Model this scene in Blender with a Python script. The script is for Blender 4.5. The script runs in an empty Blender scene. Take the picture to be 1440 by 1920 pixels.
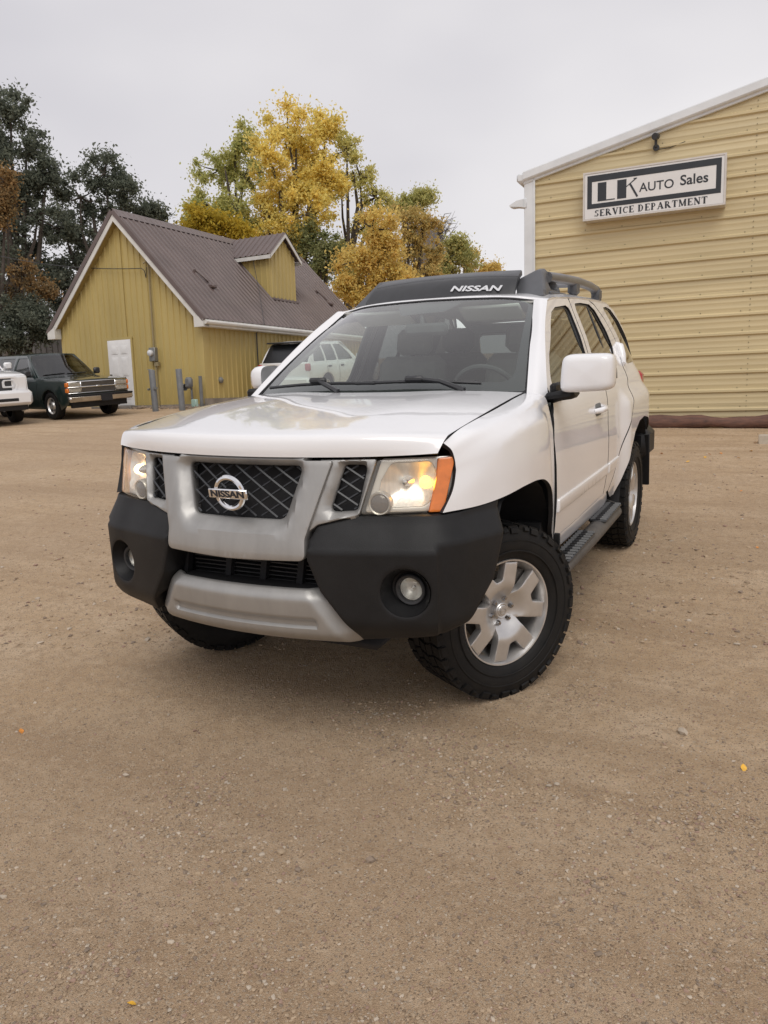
import bpy, math, random
import numpy as np
from mathutils import Vector, Matrix, Euler
from mathutils.geometry import delaunay_2d_cdt
random.seed(7); rng = np.random.default_rng(11)
SC = bpy.context.scene
COL = SC.collection
PI = math.pi

# ------------------------------------------------------------------ camera
def rot3(pitch, yaw, roll):
    f = np.array([math.sin(yaw)*math.cos(pitch), math.cos(yaw)*math.cos(pitch), math.sin(pitch)])
    r = np.cross(f, [0, 0, 1]); r /= np.linalg.norm(r); u = np.cross(r, f)
    c, s = math.cos(roll), math.sin(roll)
    return np.array([c*r+s*u, -s*r+c*u, f])
CP = np.array([1.806, -3.131, 1.538])
R_WORLD = rot3(-.1512, -.473, -.0303)          # camera in the upright world
R_LOT = rot3(-.213, -.473, -.042)              # camera seen from the sloping gravel lot
QL = R_WORLD.T @ R_LOT                         # tilt of the lot against the upright world
P0 = CP + QL @ (-CP)                           # point of the lot under the front axle
NG = QL @ np.array([0, 0, 1.0])
cam = bpy.data.cameras.new('camera'); camo = bpy.data.objects.new('camera', cam); COL.objects.link(camo)
cam.sensor_fit = 'VERTICAL'; cam.sensor_height = 36; cam.sensor_width = 27; cam.lens = 1450/1920*36
cam.clip_start = .05; cam.clip_end = 2000
M = Matrix.Identity(4)
for i in range(3):
    M[i][0] = R_WORLD[0][i]; M[i][1] = R_WORLD[1][i]; M[i][2] = -R_WORLD[2][i]; M[i][3] = CP[i]
camo.matrix_world = M
SC.camera = camo

# ------------------------------------------------------------------ sky, sun, exposure
SUN_EL, SUN_AZ = math.radians(52), math.radians(150)      # azimuth clockwise from +y
world = bpy.data.worlds.new('World'); SC.world = world; world.use_nodes = True
nt = world.node_tree; nt.nodes.clear(); N = nt.nodes.new; L = nt.links.new
out = N('ShaderNodeOutputWorld'); sky = N('ShaderNodeTexSky'); sky.sky_type = 'NISHITA'; sky.sun_disc = False
sky.sun_elevation = SUN_EL; sky.sun_rotation = SUN_AZ; sky.dust_density = 4; sky.altitude = 300
b1 = N('ShaderNodeBackground'); b1.inputs[1].default_value = .10; L(sky.outputs[0], b1.inputs[0])
tc = N('ShaderNodeTexCoord'); mp = N('ShaderNodeMapping'); mp.inputs['Scale'].default_value = (1, 1, 2.2)
L(tc.outputs['Generated'], mp.inputs[0])
nz = N('ShaderNodeTexNoise'); nz.inputs['Scale'].default_value = 1.35; nz.inputs['Detail'].default_value = 4; nz.inputs['Roughness'].default_value = .45
L(mp.outputs[0], nz.inputs[0])
cr = N('ShaderNodeValToRGB'); cr.color_ramp.elements[0].position = .36; cr.color_ramp.elements[1].position = .64
cr.color_ramp.elements[0].color = (.67, .652, .69, 1); cr.color_ramp.elements[1].color = (.88, .855, .865, 1)
L(nz.outputs[0], cr.inputs[0])
b2 = N('ShaderNodeBackground'); b2.inputs[1].default_value = 1.0; L(cr.outputs[0], b2.inputs[0])
mx = N('ShaderNodeMixShader'); mx.inputs[0].default_value = .94
L(b1.outputs[0], mx.inputs[1]); L(b2.outputs[0], mx.inputs[2]); L(mx.outputs[0], out.inputs[0])
sun = bpy.data.lights.new('sun', 'SUN'); suno = bpy.data.objects.new('sun', sun); COL.objects.link(suno)
sun.energy = 1.5; sun.angle = math.radians(38); sun.color = (1, .96, .9)
sd = Vector((math.sin(SUN_AZ)*math.cos(SUN_EL), math.cos(SUN_AZ)*math.cos(SUN_EL), math.sin(SUN_EL)))
suno.rotation_euler = sd.to_track_quat('Z', 'Y').to_euler()
SC.view_settings.view_transform = 'Standard'; SC.view_settings.look = 'None'
SC.view_settings.exposure = 0.0; SC.view_settings.gamma = 1.0; SC.view_settings.use_curve_mapping = False
SC.cycles.use_denoising = True
SC.cycles.max_bounces = 8; SC.cycles.transparent_max_bounces = 16; SC.cycles.caustics_reflective = False; SC.cycles.caustics_refractive = False

# ------------------------------------------------------------------ helpers
def at(u, v, dist):
    "world point seen at photo pixel (u, v) at a horizontal distance in metres"
    d = np.array([(u-720)/1450, -(v-960)/1450, 1.0]) @ R_WORLD
    return CP + d/math.hypot(d[0], d[1])*dist
def gz0(x, y):
    return P0[2]-((x-P0[0])*NG[0]+(y-P0[1])*NG[1])/NG[2]
def und(x, y):
    "small undulation of the gravel"
    return .006*np.sin(x*1.7+.6*np.sin(y*1.3))+.006*np.sin(y*2.1+1.1*np.sin(x*.9)+1)+.004*np.sin(x*4.3+y*3.1)
def gz(x, y):
    return gz0(x, y)+und(x, y)-.010

def mesh(name, V, F, mat=None, parent=None, smooth=True, sharp=38, mats=None, midx=None):
    me = bpy.data.meshes.new(name)
    me.from_pydata([tuple(map(float, v)) for v in V], [], [tuple(map(int, f)) for f in F])
    o = bpy.data.objects.new(name, me); COL.objects.link(o)
    if mats:
        for m in mats: me.materials.append(m)
        me.polygons.foreach_set('material_index', np.asarray(midx, dtype=np.int32))
    elif mat: me.materials.append(mat)
    if smooth:
        me.polygons.foreach_set('use_smooth', np.ones(len(me.polygons), dtype=bool))
        if sharp: me.set_sharp_from_angle(angle=math.radians(sharp))
    me.update()
    if parent: o.parent = parent
    return o
def thing(name, label, cat, loc=(0, 0, 0), rot=(0, 0, 0), group=None):
    o = bpy.data.objects.new(name, None); COL.objects.link(o); o.location = loc; o.rotation_euler = rot
    o.empty_display_size = .2
    return tag(o, label, cat, group)
def tag(o, label, cat, group=None):
    o['label'] = label; o['category'] = cat
    if group: o['group'] = group
    return o
def struct(o): o['kind'] = 'structure'; return o
def stuff(o): o['kind'] = 'stuff'; return o

class MB:
    "collects shapes for one mesh"
    def __init__(s): s.V = []; s.F = []
    def add(s, V, F):
        b = len(s.V); s.V += [tuple(map(float, v)) for v in V]; s.F += [tuple(int(i)+b for i in f) for f in F]; return s
    def box(s, c, d, R=None, bev=0):
        c = np.array(c, float); h = np.array(d, float)/2
        if bev <= 0:
            V = [np.array([x, y, z])*h for x in (-1, 1) for y in (-1, 1) for z in (-1, 1)]
            F = [(0, 1, 3, 2), (4, 6, 7, 5), (0, 4, 5, 1), (2, 3, 7, 6), (0, 2, 6, 4), (1, 5, 7, 3)]
        else:
            b = min(bev, min(h)*.95); V = []; F = []
            idx = {}
            for sx in (-1, 1):
                for sy in (-1, 1):
                    for sz in (-1, 1):
                        k = (sx, sy, sz); S = np.array(k)
                        for a in range(3):
                            q = S*h; 
                            for e in range(3):
                                if e != a: q[e] = S[e]*(h[e]-b)
                            idx[k, a] = len(V); V.append(q)
            def face(l):
                F.append(tuple(l))
            for a in range(3):
                e, f = [(1, 2), (2, 0), (0, 1)][a]
                for sg in (-1, 1):
                    l = []
                    for (p, q) in ((-1, -1), (1, -1), (1, 1), (-1, 1)):
                        k = [0, 0, 0]; k[a] = sg; k[e] = p; k[f] = q; l.append(idx[tuple(k), a])
                    face(l if sg > 0 else l[::-1])
            for a in range(3):
                e, f = [(1, 2), (2, 0), (0, 1)][a]
                for p in (-1, 1):
                    for q in (-1, 1):
                        k0 = [0, 0, 0]; k0[a] = -1; k0[e] = p; k0[f] = q; k1 = list(k0); k1[a] = 1
                        l = [idx[tuple(k0), e], idx[tuple(k1), e], idx[tuple(k1), f], idx[tuple(k0), f]]
                        face(l if p*q < 0 else l[::-1])
            for k in [(x, y, z) for x in (-1, 1) for y in (-1, 1) for z in (-1, 1)]:
                l = [idx[k, 0], idx[k, 1], idx[k, 2]]
                face(l if k[0]*k[1]*k[2] > 0 else l[::-1])
        V = np.array(V)
        if R is not None: V = V @ np.array(R).T
        return s.add(V+c, F)
    def tube(s, path, r, n=8, cap=True):
        path = [np.array(p, float) for p in path]; rs = r if hasattr(r, '__len__') else [r]*len(path)
        V = []; F = []; up = np.array([0, 0, 1.0]); prev = None
        for i, p in enumerate(path):
            a = path[max(0, i-1)]; b = path[min(len(path)-1, i+1)]; t = b-a; t /= np.linalg.norm(t)+1e-12
            if prev is None:
                h = up if abs(t[2]) < .9 else np.array([1.0, 0, 0]); u = np.cross(t, h)
            else: u = prev-t*(prev@t)
            u /= np.linalg.norm(u)+1e-12; prev = u; w = np.cross(t, u)
            for k in range(n):
                an = 2*PI*k/n; V.append(p+rs[i]*(math.cos(an)*u+math.sin(an)*w))
        m = len(path)
        for i in range(m-1):
            for k in range(n):
                k2 = (k+1) % n; F.append((i*n+k, i*n+k2, (i+1)*n+k2, (i+1)*n+k))
        if cap: F.append(tuple(range(n))[::-1]); F.append(tuple((m-1)*n+k for k in range(n)))
        return s.add(V, F)
    def lathe(s, prof, c=(0, 0, 0), axis=(1, 0, 0), n=32, close=False):
        "prof: list of (along axis, radius)"
        a = np.array(axis, float); a /= np.linalg.norm(a)
        h = np.array([0, 0, 1.0]) if abs(a[2]) < .9 else np.array([0, 1.0, 0]); u = np.cross(h, a); u /= np.linalg.norm(u); w = np.cross(a, u)
        V = []; F = []; c = np.array(c, float); m = len(prof)
        for (d, r) in prof:
            for k in range(n):
                an = 2*PI*k/n; V.append(c+a*d+r*(math.cos(an)*u+math.sin(an)*w))
        for i in range(m-1 + (1 if close else 0)):
            j = (i+1) % m
            for k in range(n):
                k2 = (k+1) % n; F.append((i*n+k, i*n+k2, j*n+k2, j*n+k))
        return s.add(V, F)
    def prism(s, poly, o, ex, ey, ez, depth):
        "polygon in the plane (ex, ey) at o, extruded along ez"
        o = np.array(o, float); ex = np.array(ex, float); ey = np.array(ey, float); ez = np.array(ez, float); n = len(poly)
        V = [o+p[0]*ex+p[1]*ey for p in poly]+[o+p[0]*ex+p[1]*ey+depth*ez for p in poly]
        F = [tuple(range(n))[::-1], tuple(range(n, 2*n))]+[(i, (i+1) % n, (i+1) % n+n, i+n) for i in range(n)]
        return s.add(V, F)
    def build(s, name, mat, parent=None, smooth=True, sharp=38): return mesh(name, s.V, s.F, mat, parent, smooth, sharp)

def spl(xs, ys, q):
    xs = np.asarray(xs, float); ys = np.asarray(ys, float); q = np.asarray(q, float)
    one = ys.ndim == 1
    if one: ys = ys[:, None]
    h = np.diff(xs)[:, None]; d = np.diff(ys, axis=0)/h
    m = np.zeros_like(ys); m[0] = d[0]; m[-1] = d[-1]
    if len(xs) > 2: m[1:-1] = (d[:-1]*h[1:]+d[1:]*h[:-1])/(h[:-1]+h[1:])
    i = np.clip(np.searchsorted(xs, q, side='right')-1, 0, len(xs)-2); hh = (xs[i+1]-xs[i]); t = ((q-xs[i])/hh)[..., None]
    t = np.clip(t, -.3, 1.3); hh = hh[..., None]
    r = (2*t**3-3*t**2+1)*ys[i]+(t**3-2*t**2+t)*hh*m[i]+(-2*t**3+3*t**2)*ys[i+1]+(t**3-t**2)*hh*m[i+1]
    return r[..., 0] if one else r
def ss(a, b, x):
    t = np.clip((np.asarray(x, float)-a)/(b-a), 0, 1); return t*t*(3-2*t)
def inpoly(loops, P):
    c = np.zeros(len(P), bool)
    for l in loops:
        a = np.asarray(l); b = np.roll(a, -1, 0)
        for (x1, y1), (x2, y2) in zip(a, b):
            if y1 == y2: continue
            k = (y1 > P[:, 1]) != (y2 > P[:, 1])
            c ^= k & (P[:, 0] < (x2-x1)*(P[:, 1]-y1)/(y2-y1)+x1)
    return c
def sdist(loops, P):
    d = np.full(len(P), 1e9)
    for l in loops:
        a = np.asarray(l, float); b = np.roll(a, -1, 0)
        for p, q in zip(a, b):
            e = q-p; L2 = e@e
            if L2 < 1e-14: continue
            t = np.clip(((P-p)@e)/L2, 0, 1); d = np.minimum(d, np.hypot(*(P-p-t[:, None]*e).T))
    return d
def fillet(poly, r, n=4):
    "rounds polygon corners; r is one radius or one per corner"
    out = []; m = len(poly); P = [np.array(p, float) for p in poly]
    rs = r if hasattr(r, '__len__') else [r]*m
    for i in range(m):
        p = P[i]; a = P[i-1]-p; b = P[(i+1) % m]-p; la = np.linalg.norm(a); lb = np.linalg.norm(b); a /= la; b /= lb
        ca = np.clip(a@b, -1, 1); ang = math.acos(ca)
        if rs[i] <= 0 or ang > 3.0: out.append(p); continue
        t = min(rs[i]/math.tan(ang/2), la*.45, lb*.45)
        s_, e_ = p+a*t, p+b*t
        for k in range(n+1):
            f = k/n; out.append((1-f)**2*s_+2*f*(1-f)*p+f*f*e_)
    return [tuple(q) for q in out]
def smoothloop(poly, n=4):
    "closed spline through points"
    P = np.array(poly, float); m = len(P); out = []
    for i in range(m):
        p0, p1, p2, p3 = P[i-1], P[i], P[(i+1) % m], P[(i+2) % m]
        for k in range(n):
            t = k/n; out.append(.5*((2*p1)+(-p0+p2)*t+(2*p0-5*p1+4*p2-p3)*t*t+(-p0+3*p1-3*p2+p3)*t**3))
    return [tuple(q) for q in out]
def dens(l, step):
    out = []; m = len(l)
    for i in range(m):
        a = np.array(l[i], float); b = np.array(l[(i+1) % m], float); k = max(1, int(math.ceil(np.linalg.norm(b-a)/step)))
        for j in range(k): out.append(a+(b-a)*j/k)
    return np.array(out)
def area2(l):
    a = np.asarray(l); b = np.roll(a, -1, 0); return float(np.sum(a[:, 0]*b[:, 1]-b[:, 0]*a[:, 1]))
def slab(name, outline, fn, mat, parent=None, thick=.012, r=.005, holes=(), res=.05, hint=(0, -1, 0), mirror=False, sharp=38, step=None, rim=None):
    "a curved panel: polygon (u, v) laid on the surface fn(u, v), rounded rim, thickness"
    loops = [dens(l, step or res*.6) for l in [outline]+list(holes)]
    loops = [(l if (area2(l) > 0) == (i == 0) else l[::-1]) for i, l in enumerate(loops)]
    pts = []; edges = []
    for l in loops:
        b = len(pts); pts += [tuple(p) for p in l]; edges += [(b+i, b+(i+1) % len(l)) for i in range(len(l))]
    B = np.array(pts); extra = []
    if r > 0:
        for l in loops:
            t = np.roll(l, -1, 0)-np.roll(l, 1, 0); t /= np.linalg.norm(t, axis=1)[:, None]+1e-12; nn = np.stack([-t[:, 1], t[:, 0]], 1)
            for f in (.3, 1.0):
                q = l+nn*r*f; k = inpoly(loops, q) & (sdist(loops, q) > r*f*.93); extra.append(q[k])
    lo, hi = B.min(0), B.max(0)
    g = np.stack(np.meshgrid(np.arange(lo[0]+res/2, hi[0], res), np.arange(lo[1]+res/2, hi[1], res)), -1).reshape(-1, 2)
    if len(g):
        k = inpoly(loops, g); g = g[k]
        if len(g): g = g[sdist(loops, g) > max(r*1.3, res*.35)]; extra.append(g)
    allp = np.vstack([B]+extra) if extra else B
    vo, eo, fo, *_ = delaunay_2d_cdt([Vector(p) for p in allp], edges, [], 0, 1e-7)
    V2 = np.array([(v.x, v.y) for v in vo]); T = np.array([f for f in fo if len(f) == 3])
    T = T[inpoly(loops, V2[T].mean(1))]
    a, b, c = V2[T[:, 0]], V2[T[:, 1]], V2[T[:, 2]]
    cr_ = (b[:, 0]-a[:, 0])*(c[:, 1]-a[:, 1])-(b[:, 1]-a[:, 1])*(c[:, 0]-a[:, 0])
    T = np.where((cr_ < 0)[:, None], T[:, ::-1], T)
    u, v = V2[:, 0], V2[:, 1]; h = 1e-3
    P = fn(u, v); du = fn(u+h, v)-fn(u-h, v); dv = fn(u, v+h)-fn(u, v-h)
    n = np.cross(du, dv); n /= np.linalg.norm(n, axis=1)[:, None]+1e-12
    if (n.mean(0)@np.array(hint)) < 0: n = -n; T = T[:, ::-1]
    if r > 0:
        d = np.minimum(sdist(loops, V2), r); P = P-n*(r-np.sqrt(np.maximum(0, r*r-(r-d)**2)))[:, None]
    V = list(P); F = [tuple(t) for t in T]
    if thick > 0:
        cnt = {}
        for t in T:
            for i in range(3):
                e = (t[i], t[(i+1) % 3]); cnt[e] = 1
        be = [e for e in cnt if (e[1], e[0]) not in cnt]; mp_ = {}
        for e in be:
            for i in e:
                if i not in mp_: mp_[i] = len(V); V.append(P[i]-n[i]*thick)
        F += [(e[1], e[0], mp_[e[0]], mp_[e[1]]) for e in be]
    V = np.array(V)
    if mirror: V[:, 0] *= -1; F = [f[::-1] for f in F]
    if rim: return mesh(name, V, F, None, parent, True, sharp, mats=[mat, rim], midx=[0]*len(T)+[1]*(len(F)-len(T)))  # rim colours the edge faces dark, painting the shade in panel gaps
    return mesh(name, V, F, mat, parent, True, sharp)
def patch(name, rows, mat, parent=None, k=5, thick=.012, hint=(0, 0, 1), mirror=False, sharp=38, rim=None):
    G = np.array(rows, float); R_, C_ = G.shape[:2]
    qi = np.linspace(0, C_-1, (C_-1)*k+1); G = np.stack([spl(np.arange(C_), g, qi) for g in G])
    qj = np.linspace(0, R_-1, (R_-1)*k+1); G = np.stack([spl(np.arange(R_), G[:, i], qj) for i in range(G.shape[1])], 1)
    R_, C_ = G.shape[:2]; du = np.gradient(G, axis=1); dv = np.gradient(G, axis=0); n = np.cross(du, dv)
    n /= np.linalg.norm(n, axis=2)[:, :, None]+1e-12
    fl = (n.reshape(-1, 3).mean(0)@np.array(hint)) < 0
    if fl: n = -n
    V = [p for p in G.reshape(-1, 3)]; F = []
    I = lambda j, i: j*C_+i
    for j in range(R_-1):
        for i in range(C_-1):
            f = (I(j, i), I(j, i+1), I(j+1, i+1), I(j+1, i)); F.append(f[::-1] if fl else f)
    if thick > 0:
        ring = [(0, i) for i in range(C_)]+[(j, C_-1) for j in range(1, R_)]+[(R_-1, i) for i in range(C_-2, -1, -1)]+[(j, 0) for j in range(R_-2, 0, -1)]
        b = len(V); V += [G[j, i]-n[j, i]*thick for j, i in ring]; m = len(ring)
        for a in range(m):
            c = (a+1) % m; f = (I(*ring[c]), I(*ring[a]), b+a, b+c); F.append(f[::-1] if fl else f)
    V = np.array(V)
    if mirror: V[:, 0] *= -1; F = [f[::-1] for f in F]
    nq = (R_-1)*(C_-1)
    if rim: return mesh(name, V, F, None, parent, True, sharp, mats=[mat, rim], midx=[0]*nq+[1]*(len(F)-nq))  # dark rim colour stands for the shade between neighbouring panels
    return mesh(name, V, F, mat, parent, True, sharp)
def text_obj(name, s, size, mat, parent, mtx, depth=.002, xs=1.0, bold=0.0, shear=0.0, align='CENTER', space=1.0):
    cu = bpy.data.curves.new(name, 'FONT'); cu.body = s; cu.size = size; cu.extrude = depth; cu.offset = bold; cu.shear = shear
    cu.align_x = align; cu.align_y = 'CENTER'; cu.space_character = space; cu.resolution_u = 4
    to = bpy.data.objects.new('tmp', cu); COL.objects.link(to)
    me = bpy.data.meshes.new_from_object(to.evaluated_get(bpy.context.evaluated_depsgraph_get()))
    bpy.data.objects.remove(to); bpy.data.curves.remove(cu)
    me.name = name; me.transform(Matrix.Diagonal((xs, 1, 1, 1))); me.transform(mtx); me.materials.clear(); me.materials.append(mat)
    o = bpy.data.objects.new(name, me); COL.objects.link(o)
    if parent: o.parent = parent
    return o
def frame(o, ex, ey, ez):
    m = Matrix.Identity(4)
    for i in range(3): m[i][0] = ex[i]; m[i][1] = ey[i]; m[i][2] = ez[i]; m[i][3] = o[i]
    return m
def copy_tree(o, parent=None):
    c = o.copy(); COL.objects.link(c); c.parent = parent
    for ch in list(o.children): copy_tree(ch, c)
    return c

# ------------------------------------------------------------------ materials
def pmat(name, col, rough=.5, metal=0.0, coat=0.0, spec=.5, var=0.0, vscale=8.0, bump=0.0, bscale=60.0, col2=None, emit=None, estr=0, coatr=.03, rvar=0.0, obj=True, stretch=None):
    m = bpy.data.materials.new(name); m.use_nodes = True; t = m.node_tree; b = t.nodes['Principled BSDF']
    b.inputs['Base Color'].default_value = (*col, 1); b.inputs['Roughness'].default_value = rough; b.inputs['Metallic'].default_value = metal
    b.inputs['Coat Weight'].default_value = coat; b.inputs['Coat Roughness'].default_value = coatr; b.inputs['Specular IOR Level'].default_value = spec
    if emit: b.inputs['Emission Color'].default_value = (*emit, 1); b.inputs['Emission Strength'].default_value = estr
    n = t.nodes.new; l = t.links.new
    if var > 0 or bump > 0 or rvar > 0 or col2:
        tc = n('ShaderNodeTexCoord'); src = tc.outputs['Object']
        if stretch:
            mpn = n('ShaderNodeMapping'); mpn.inputs['Scale'].default_value = stretch; l(src, mpn.inputs[0]); src = mpn.outputs[0]
        if var > 0 or col2 or rvar > 0:
            nz = n('ShaderNodeTexNoise'); nz.inputs['Scale'].default_value = vscale; nz.inputs['Detail'].default_value = 6; nz.inputs['Roughness'].default_value = .6; l(src, nz.inputs[0])
        if var > 0 or col2:
            mxn = n('ShaderNodeMix'); mxn.data_type = 'RGBA'
            c2 = col2 or tuple(c*(1-var) for c in col); c1 = col if col2 else tuple(min(1, c*(1+var)) for c in col)
            mxn.inputs[6].default_value = (*c1, 1); mxn.inputs[7].default_value = (*c2, 1)
            rp = n('ShaderNodeValToRGB'); rp.color_ramp.elements[0].position = .33; rp.color_ramp.elements[1].position = .67; l(nz.outputs[0], rp.inputs[0])
            l(rp.outputs[0], mxn.inputs[0]); l(mxn.outputs[2], b.inputs['Base Color'])
        if rvar > 0:
            ma = n('ShaderNodeMath'); ma.operation = 'MULTIPLY_ADD'; ma.inputs[1].default_value = rvar*2; ma.inputs[2].default_value = rough-rvar; l(nz.outputs[0], ma.inputs[0]); l(ma.outputs[0], b.inputs['Roughness'])
        if bump > 0:
            n2 = n('ShaderNodeTexNoise'); n2.inputs['Scale'].default_value = bscale; n2.inputs['Detail'].default_value = 4; l(src, n2.inputs[0])
            bp = n('ShaderNodeBump'); bp.inputs['Strength'].default_value = bump; bp.inputs['Distance'].default_value = .01; l(n2.outputs[0], bp.inputs['Height']); l(bp.outputs[0], b.inputs['Normal'])
    return m
def glassmat(name, tint, rough=.02, ior=1.5, gain=1.0, haze=0.0):
    m = bpy.data.materials.new(name); m.use_nodes = True; t = m.node_tree; t.nodes.clear(); n = t.nodes.new; l = t.links.new
    o = n('ShaderNodeOutputMaterial'); tr = n('ShaderNodeBsdfTransparent'); tr.inputs[0].default_value = (*tint, 1)
    gl = n('ShaderNodeBsdfGlossy'); gl.inputs['Roughness'].default_value = rough; gl.inputs[0].default_value = (1, 1, 1, 1)
    fr = n('ShaderNodeFresnel'); ge = n('ShaderNodeNewGeometry'); mr_ = n('ShaderNodeMapRange'); mr_.inputs[3].default_value = ior; mr_.inputs[4].default_value = 1/ior; l(ge.outputs['Backfacing'], mr_.inputs[0]); l(mr_.outputs[0], fr.inputs[0]); ma = n('ShaderNodeMath'); ma.operation = 'MULTIPLY'; ma.inputs[1].default_value = gain; ma.use_clamp = True
    l(fr.outputs[0], ma.inputs[0]); mx = n('ShaderNodeMixShader'); l(ma.outputs[0], mx.inputs[0]); l(gl.outputs[0], mx.inputs[2]); l(mx.outputs[0], o.inputs[0])
    if haze:
        df = n('ShaderNodeBsdfDiffuse'); df.inputs[0].default_value = (.75, .72, .66, 1); m2 = n('ShaderNodeMixShader'); m2.inputs[0].default_value = haze; l(tr.outputs[0], m2.inputs[1]); l(df.outputs[0], m2.inputs[2]); l(m2.outputs[0], mx.inputs[1])
    else: l(tr.outputs[0], mx.inputs[1])
    return m
MT = {}
MT['paint'] = pmat('white_car_paint', (.80, .80, .815), .32, coat=1.0, var=.015, vscale=3, rvar=.04)
MT['silver'] = pmat('silver_trim_paint', (.36, .355, .345), .42, metal=.55, var=.07, vscale=14, bump=.03, bscale=300, stretch=(1, 1, .25))
MT['plastic'] = pmat('black_textured_plastic', (.0100, .0100, .0108), .50, spec=.32, var=.25, vscale=6, bump=.12, bscale=420, rvar=.06)
MT['plastic_smooth'] = pmat('dark_grey_plastic', (.030, .031, .034), .42, var=.15, vscale=9, rvar=.05)
MT['rackgrey'] = pmat('grey_roof_plastic', (.085, .088, .096), .45, var=.12, vscale=5, bump=.06, bscale=400)
MT['shell'] = pmat('dark_inner_body_gap_shade', (.012, .012, .014), .8, var=.3)  # its colour also paints gap shade on panel edges and gap strips
MT['rubber'] = pmat('tyre_rubber', (.0065, .0065, .007), .66, spec=.3, var=.35, vscale=18, bump=.1, bscale=90, col2=(.012, .011, .010))
MT['alloy'] = pmat('silver_alloy', (.60, .59, .58), .33, metal=.75, var=.05, vscale=20)
MT['chrome'] = pmat('chrome', (.82, .82, .83), .10, metal=1.0, var=.04, vscale=30)
MT['reflector'] = pmat('lamp_reflector', (.88, .87, .84), .42, metal=1.0, var=.08, vscale=60, bump=.12, bscale=60, stretch=(1.6, 1, .15))
MT['brake'] = pmat('brake_metal', (.12, .11, .10), .5, metal=.7, var=.4, vscale=20)
MT['amber'] = pmat('amber_lens', (.68, .185, .03), .18, coat=.6, var=.12, vscale=25)
MT['amber_lit'] = pmat('lit_amber_bulb', (1, .5, .08), .3, emit=(1, .46, .05), estr=9, var=.02)
MT['amber_dim'] = pmat('peach_lit_bulb', (1, .7, .45), .3, emit=(1, .66, .36), estr=7, var=.02)
MT['amber_pale'] = pmat('pale_amber_lens', (.70, .46, .30), .15, coat=.6, var=.10, vscale=25)  # paler amber for the marker on the passenger side
MT['glass'] = glassmat('window_glass', (.78, .85, .80), .02, 1.5, 1.3)
MT['wsglass'] = glassmat('windshield_glass', (.80, .88, .83), .02, 1.5, 1.9, haze=.02)
MT['privacy'] = glassmat('privacy_glass', (.16, .17, .165), .02, 1.5, 1.5)
MT['lens'] = glassmat('headlamp_lens', (.95, .93, .88), .05, 1.45, .9, haze=.12)
MT['foglens'] = glassmat('fog_lamp_lens', (.80, .80, .78), .03, 1.5, 1.2)
MT['frit'] = pmat('black_glass_border', (.016, .018, .022), .35, coat=.1, var=.1)
MT['interior'] = pmat('grey_interior_trim', (.15, .15, .145), .8, var=.12, vscale=10)
MT['interior_dark'] = pmat('charcoal_interior', (.07, .072, .075), .75, var=.2, vscale=10)
MT['headliner'] = pmat('pale_headliner', (.62, .62, .59), .9, var=.05)
MT['letter'] = pmat('pale_letter_paint', (.62, .63, .65), .4, var=.04)
MT['letter_dark'] = pmat('dark_letter_paint', (.02, .022, .03), .4, var=.1)
# ================================================================== the white sport utility vehicle
CAR = thing('sport_utility_vehicle', 'large white off-road vehicle with black bumper corners parked in the foreground', 'car')
mm = Matrix.Identity(4)
for i in range(3):
    for j in range(3): mm[i][j] = QL[i][j]
    mm[i][3] = P0[i]
CAR.matrix_world = mm
PT = MT['paint']
_bz = [.40, .50, .57, .65, .75, .90, 1.02, 1.10, 1.18, 1.24, 1.28, 1.32, 1.40, 1.547, 1.63, 1.73, 1.78, 1.82]
_bx = [.845, .868, .885, .898, .907, .911, .910, .907, .899, .883, .859, .830, .793, .740, .704, .660, .638, .620]
def SX(y, z, flare=True):
    x = spl(_bz, _bx, z)-.012*((y-1.4)/1.5)**2
    d = np.maximum(0, y-2.92-.18*ss(1.2, 1.5, z)); x = x-.3*d*d-.8*d**4
    if flare:
        x = x+.052*ss(1.98, 2.16, y+.10*(z-.9))*(1-ss(1.09, 1.21, z))*ss(.40, .60, z)
        x = x+.005*(1-ss(.93, 1.03, z+.05*(y-1.4)))*ss(.6, .8, z)*(1-ss(2.0, 2.1, y))*(y > .3)
    return x
def side(y, z): return np.stack([SX(y, z), y, z], -1)
def side_in(o): return lambda y, z: np.stack([SX(y, z)-o, y, z], -1)
HS = (1, 0, .2)
def side_glass(o): return lambda y, z: np.stack([.842-.423*(z-1.30)-.012*((y-1.4)/1.5)**2-.3*np.maximum(0, y-3.05)**2-o, y, z], -1)
def both(fn):
    for mir in (False, True): fn(mir)

# ---- hood
def hood_rows():
    xs = [0, .2, .4, .56, .68, .768]; R_ = []
    zc = lambda y: float(spl([-.72, -.5, -.2, .1, .32], [1.236, 1.259, 1.286, 1.305, 1.315], y))
    cr = lambda x: .004*math.exp(-((x-.42)/.16)**2)-.017*(x/.77)**4
    for (y0, z0, pull) in ((-.801, 1.150, 1), (-.802, 1.175, 1), (-.798, 1.202, .99), (-.789, 1.219, .98), (-.772, 1.229, .97)):
        R_.append([(x*(.978+.022*min(1, (z0-1.15)/.07)), y0+.165*pull*(x/.77)**2+.034*(z0-1.15)/.07*(x/.77)**6, z0+(.007-.020*(z0-1.15)/.07)*(x/.77)**6) for x in xs])
    for y0, pl_ in ((-.71, .95), (-.62, .93), (-.45, .88), (-.2, .86), (.08, .84), (.25, .82)):
        sx = float(np.interp(y0, [-.7, -.3, .25], [1.0, 1.012, .982])); R_.append([(x*sx, y0+.165*pl_*(x/.77)**2+.034*(x/.77)**6*float(np.interp(y0, [-.7, -.3], [1, 0])), zc(y0)+cr(x)) for x in xs])
    return R_
hood = hood_rows()
hood = [[(-x, y, z) for x, y, z in r[:0:-1]]+r for r in hood]
patch('hood', hood, PT, CAR, k=6, thick=.02, rim=MT['shell'])

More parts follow.
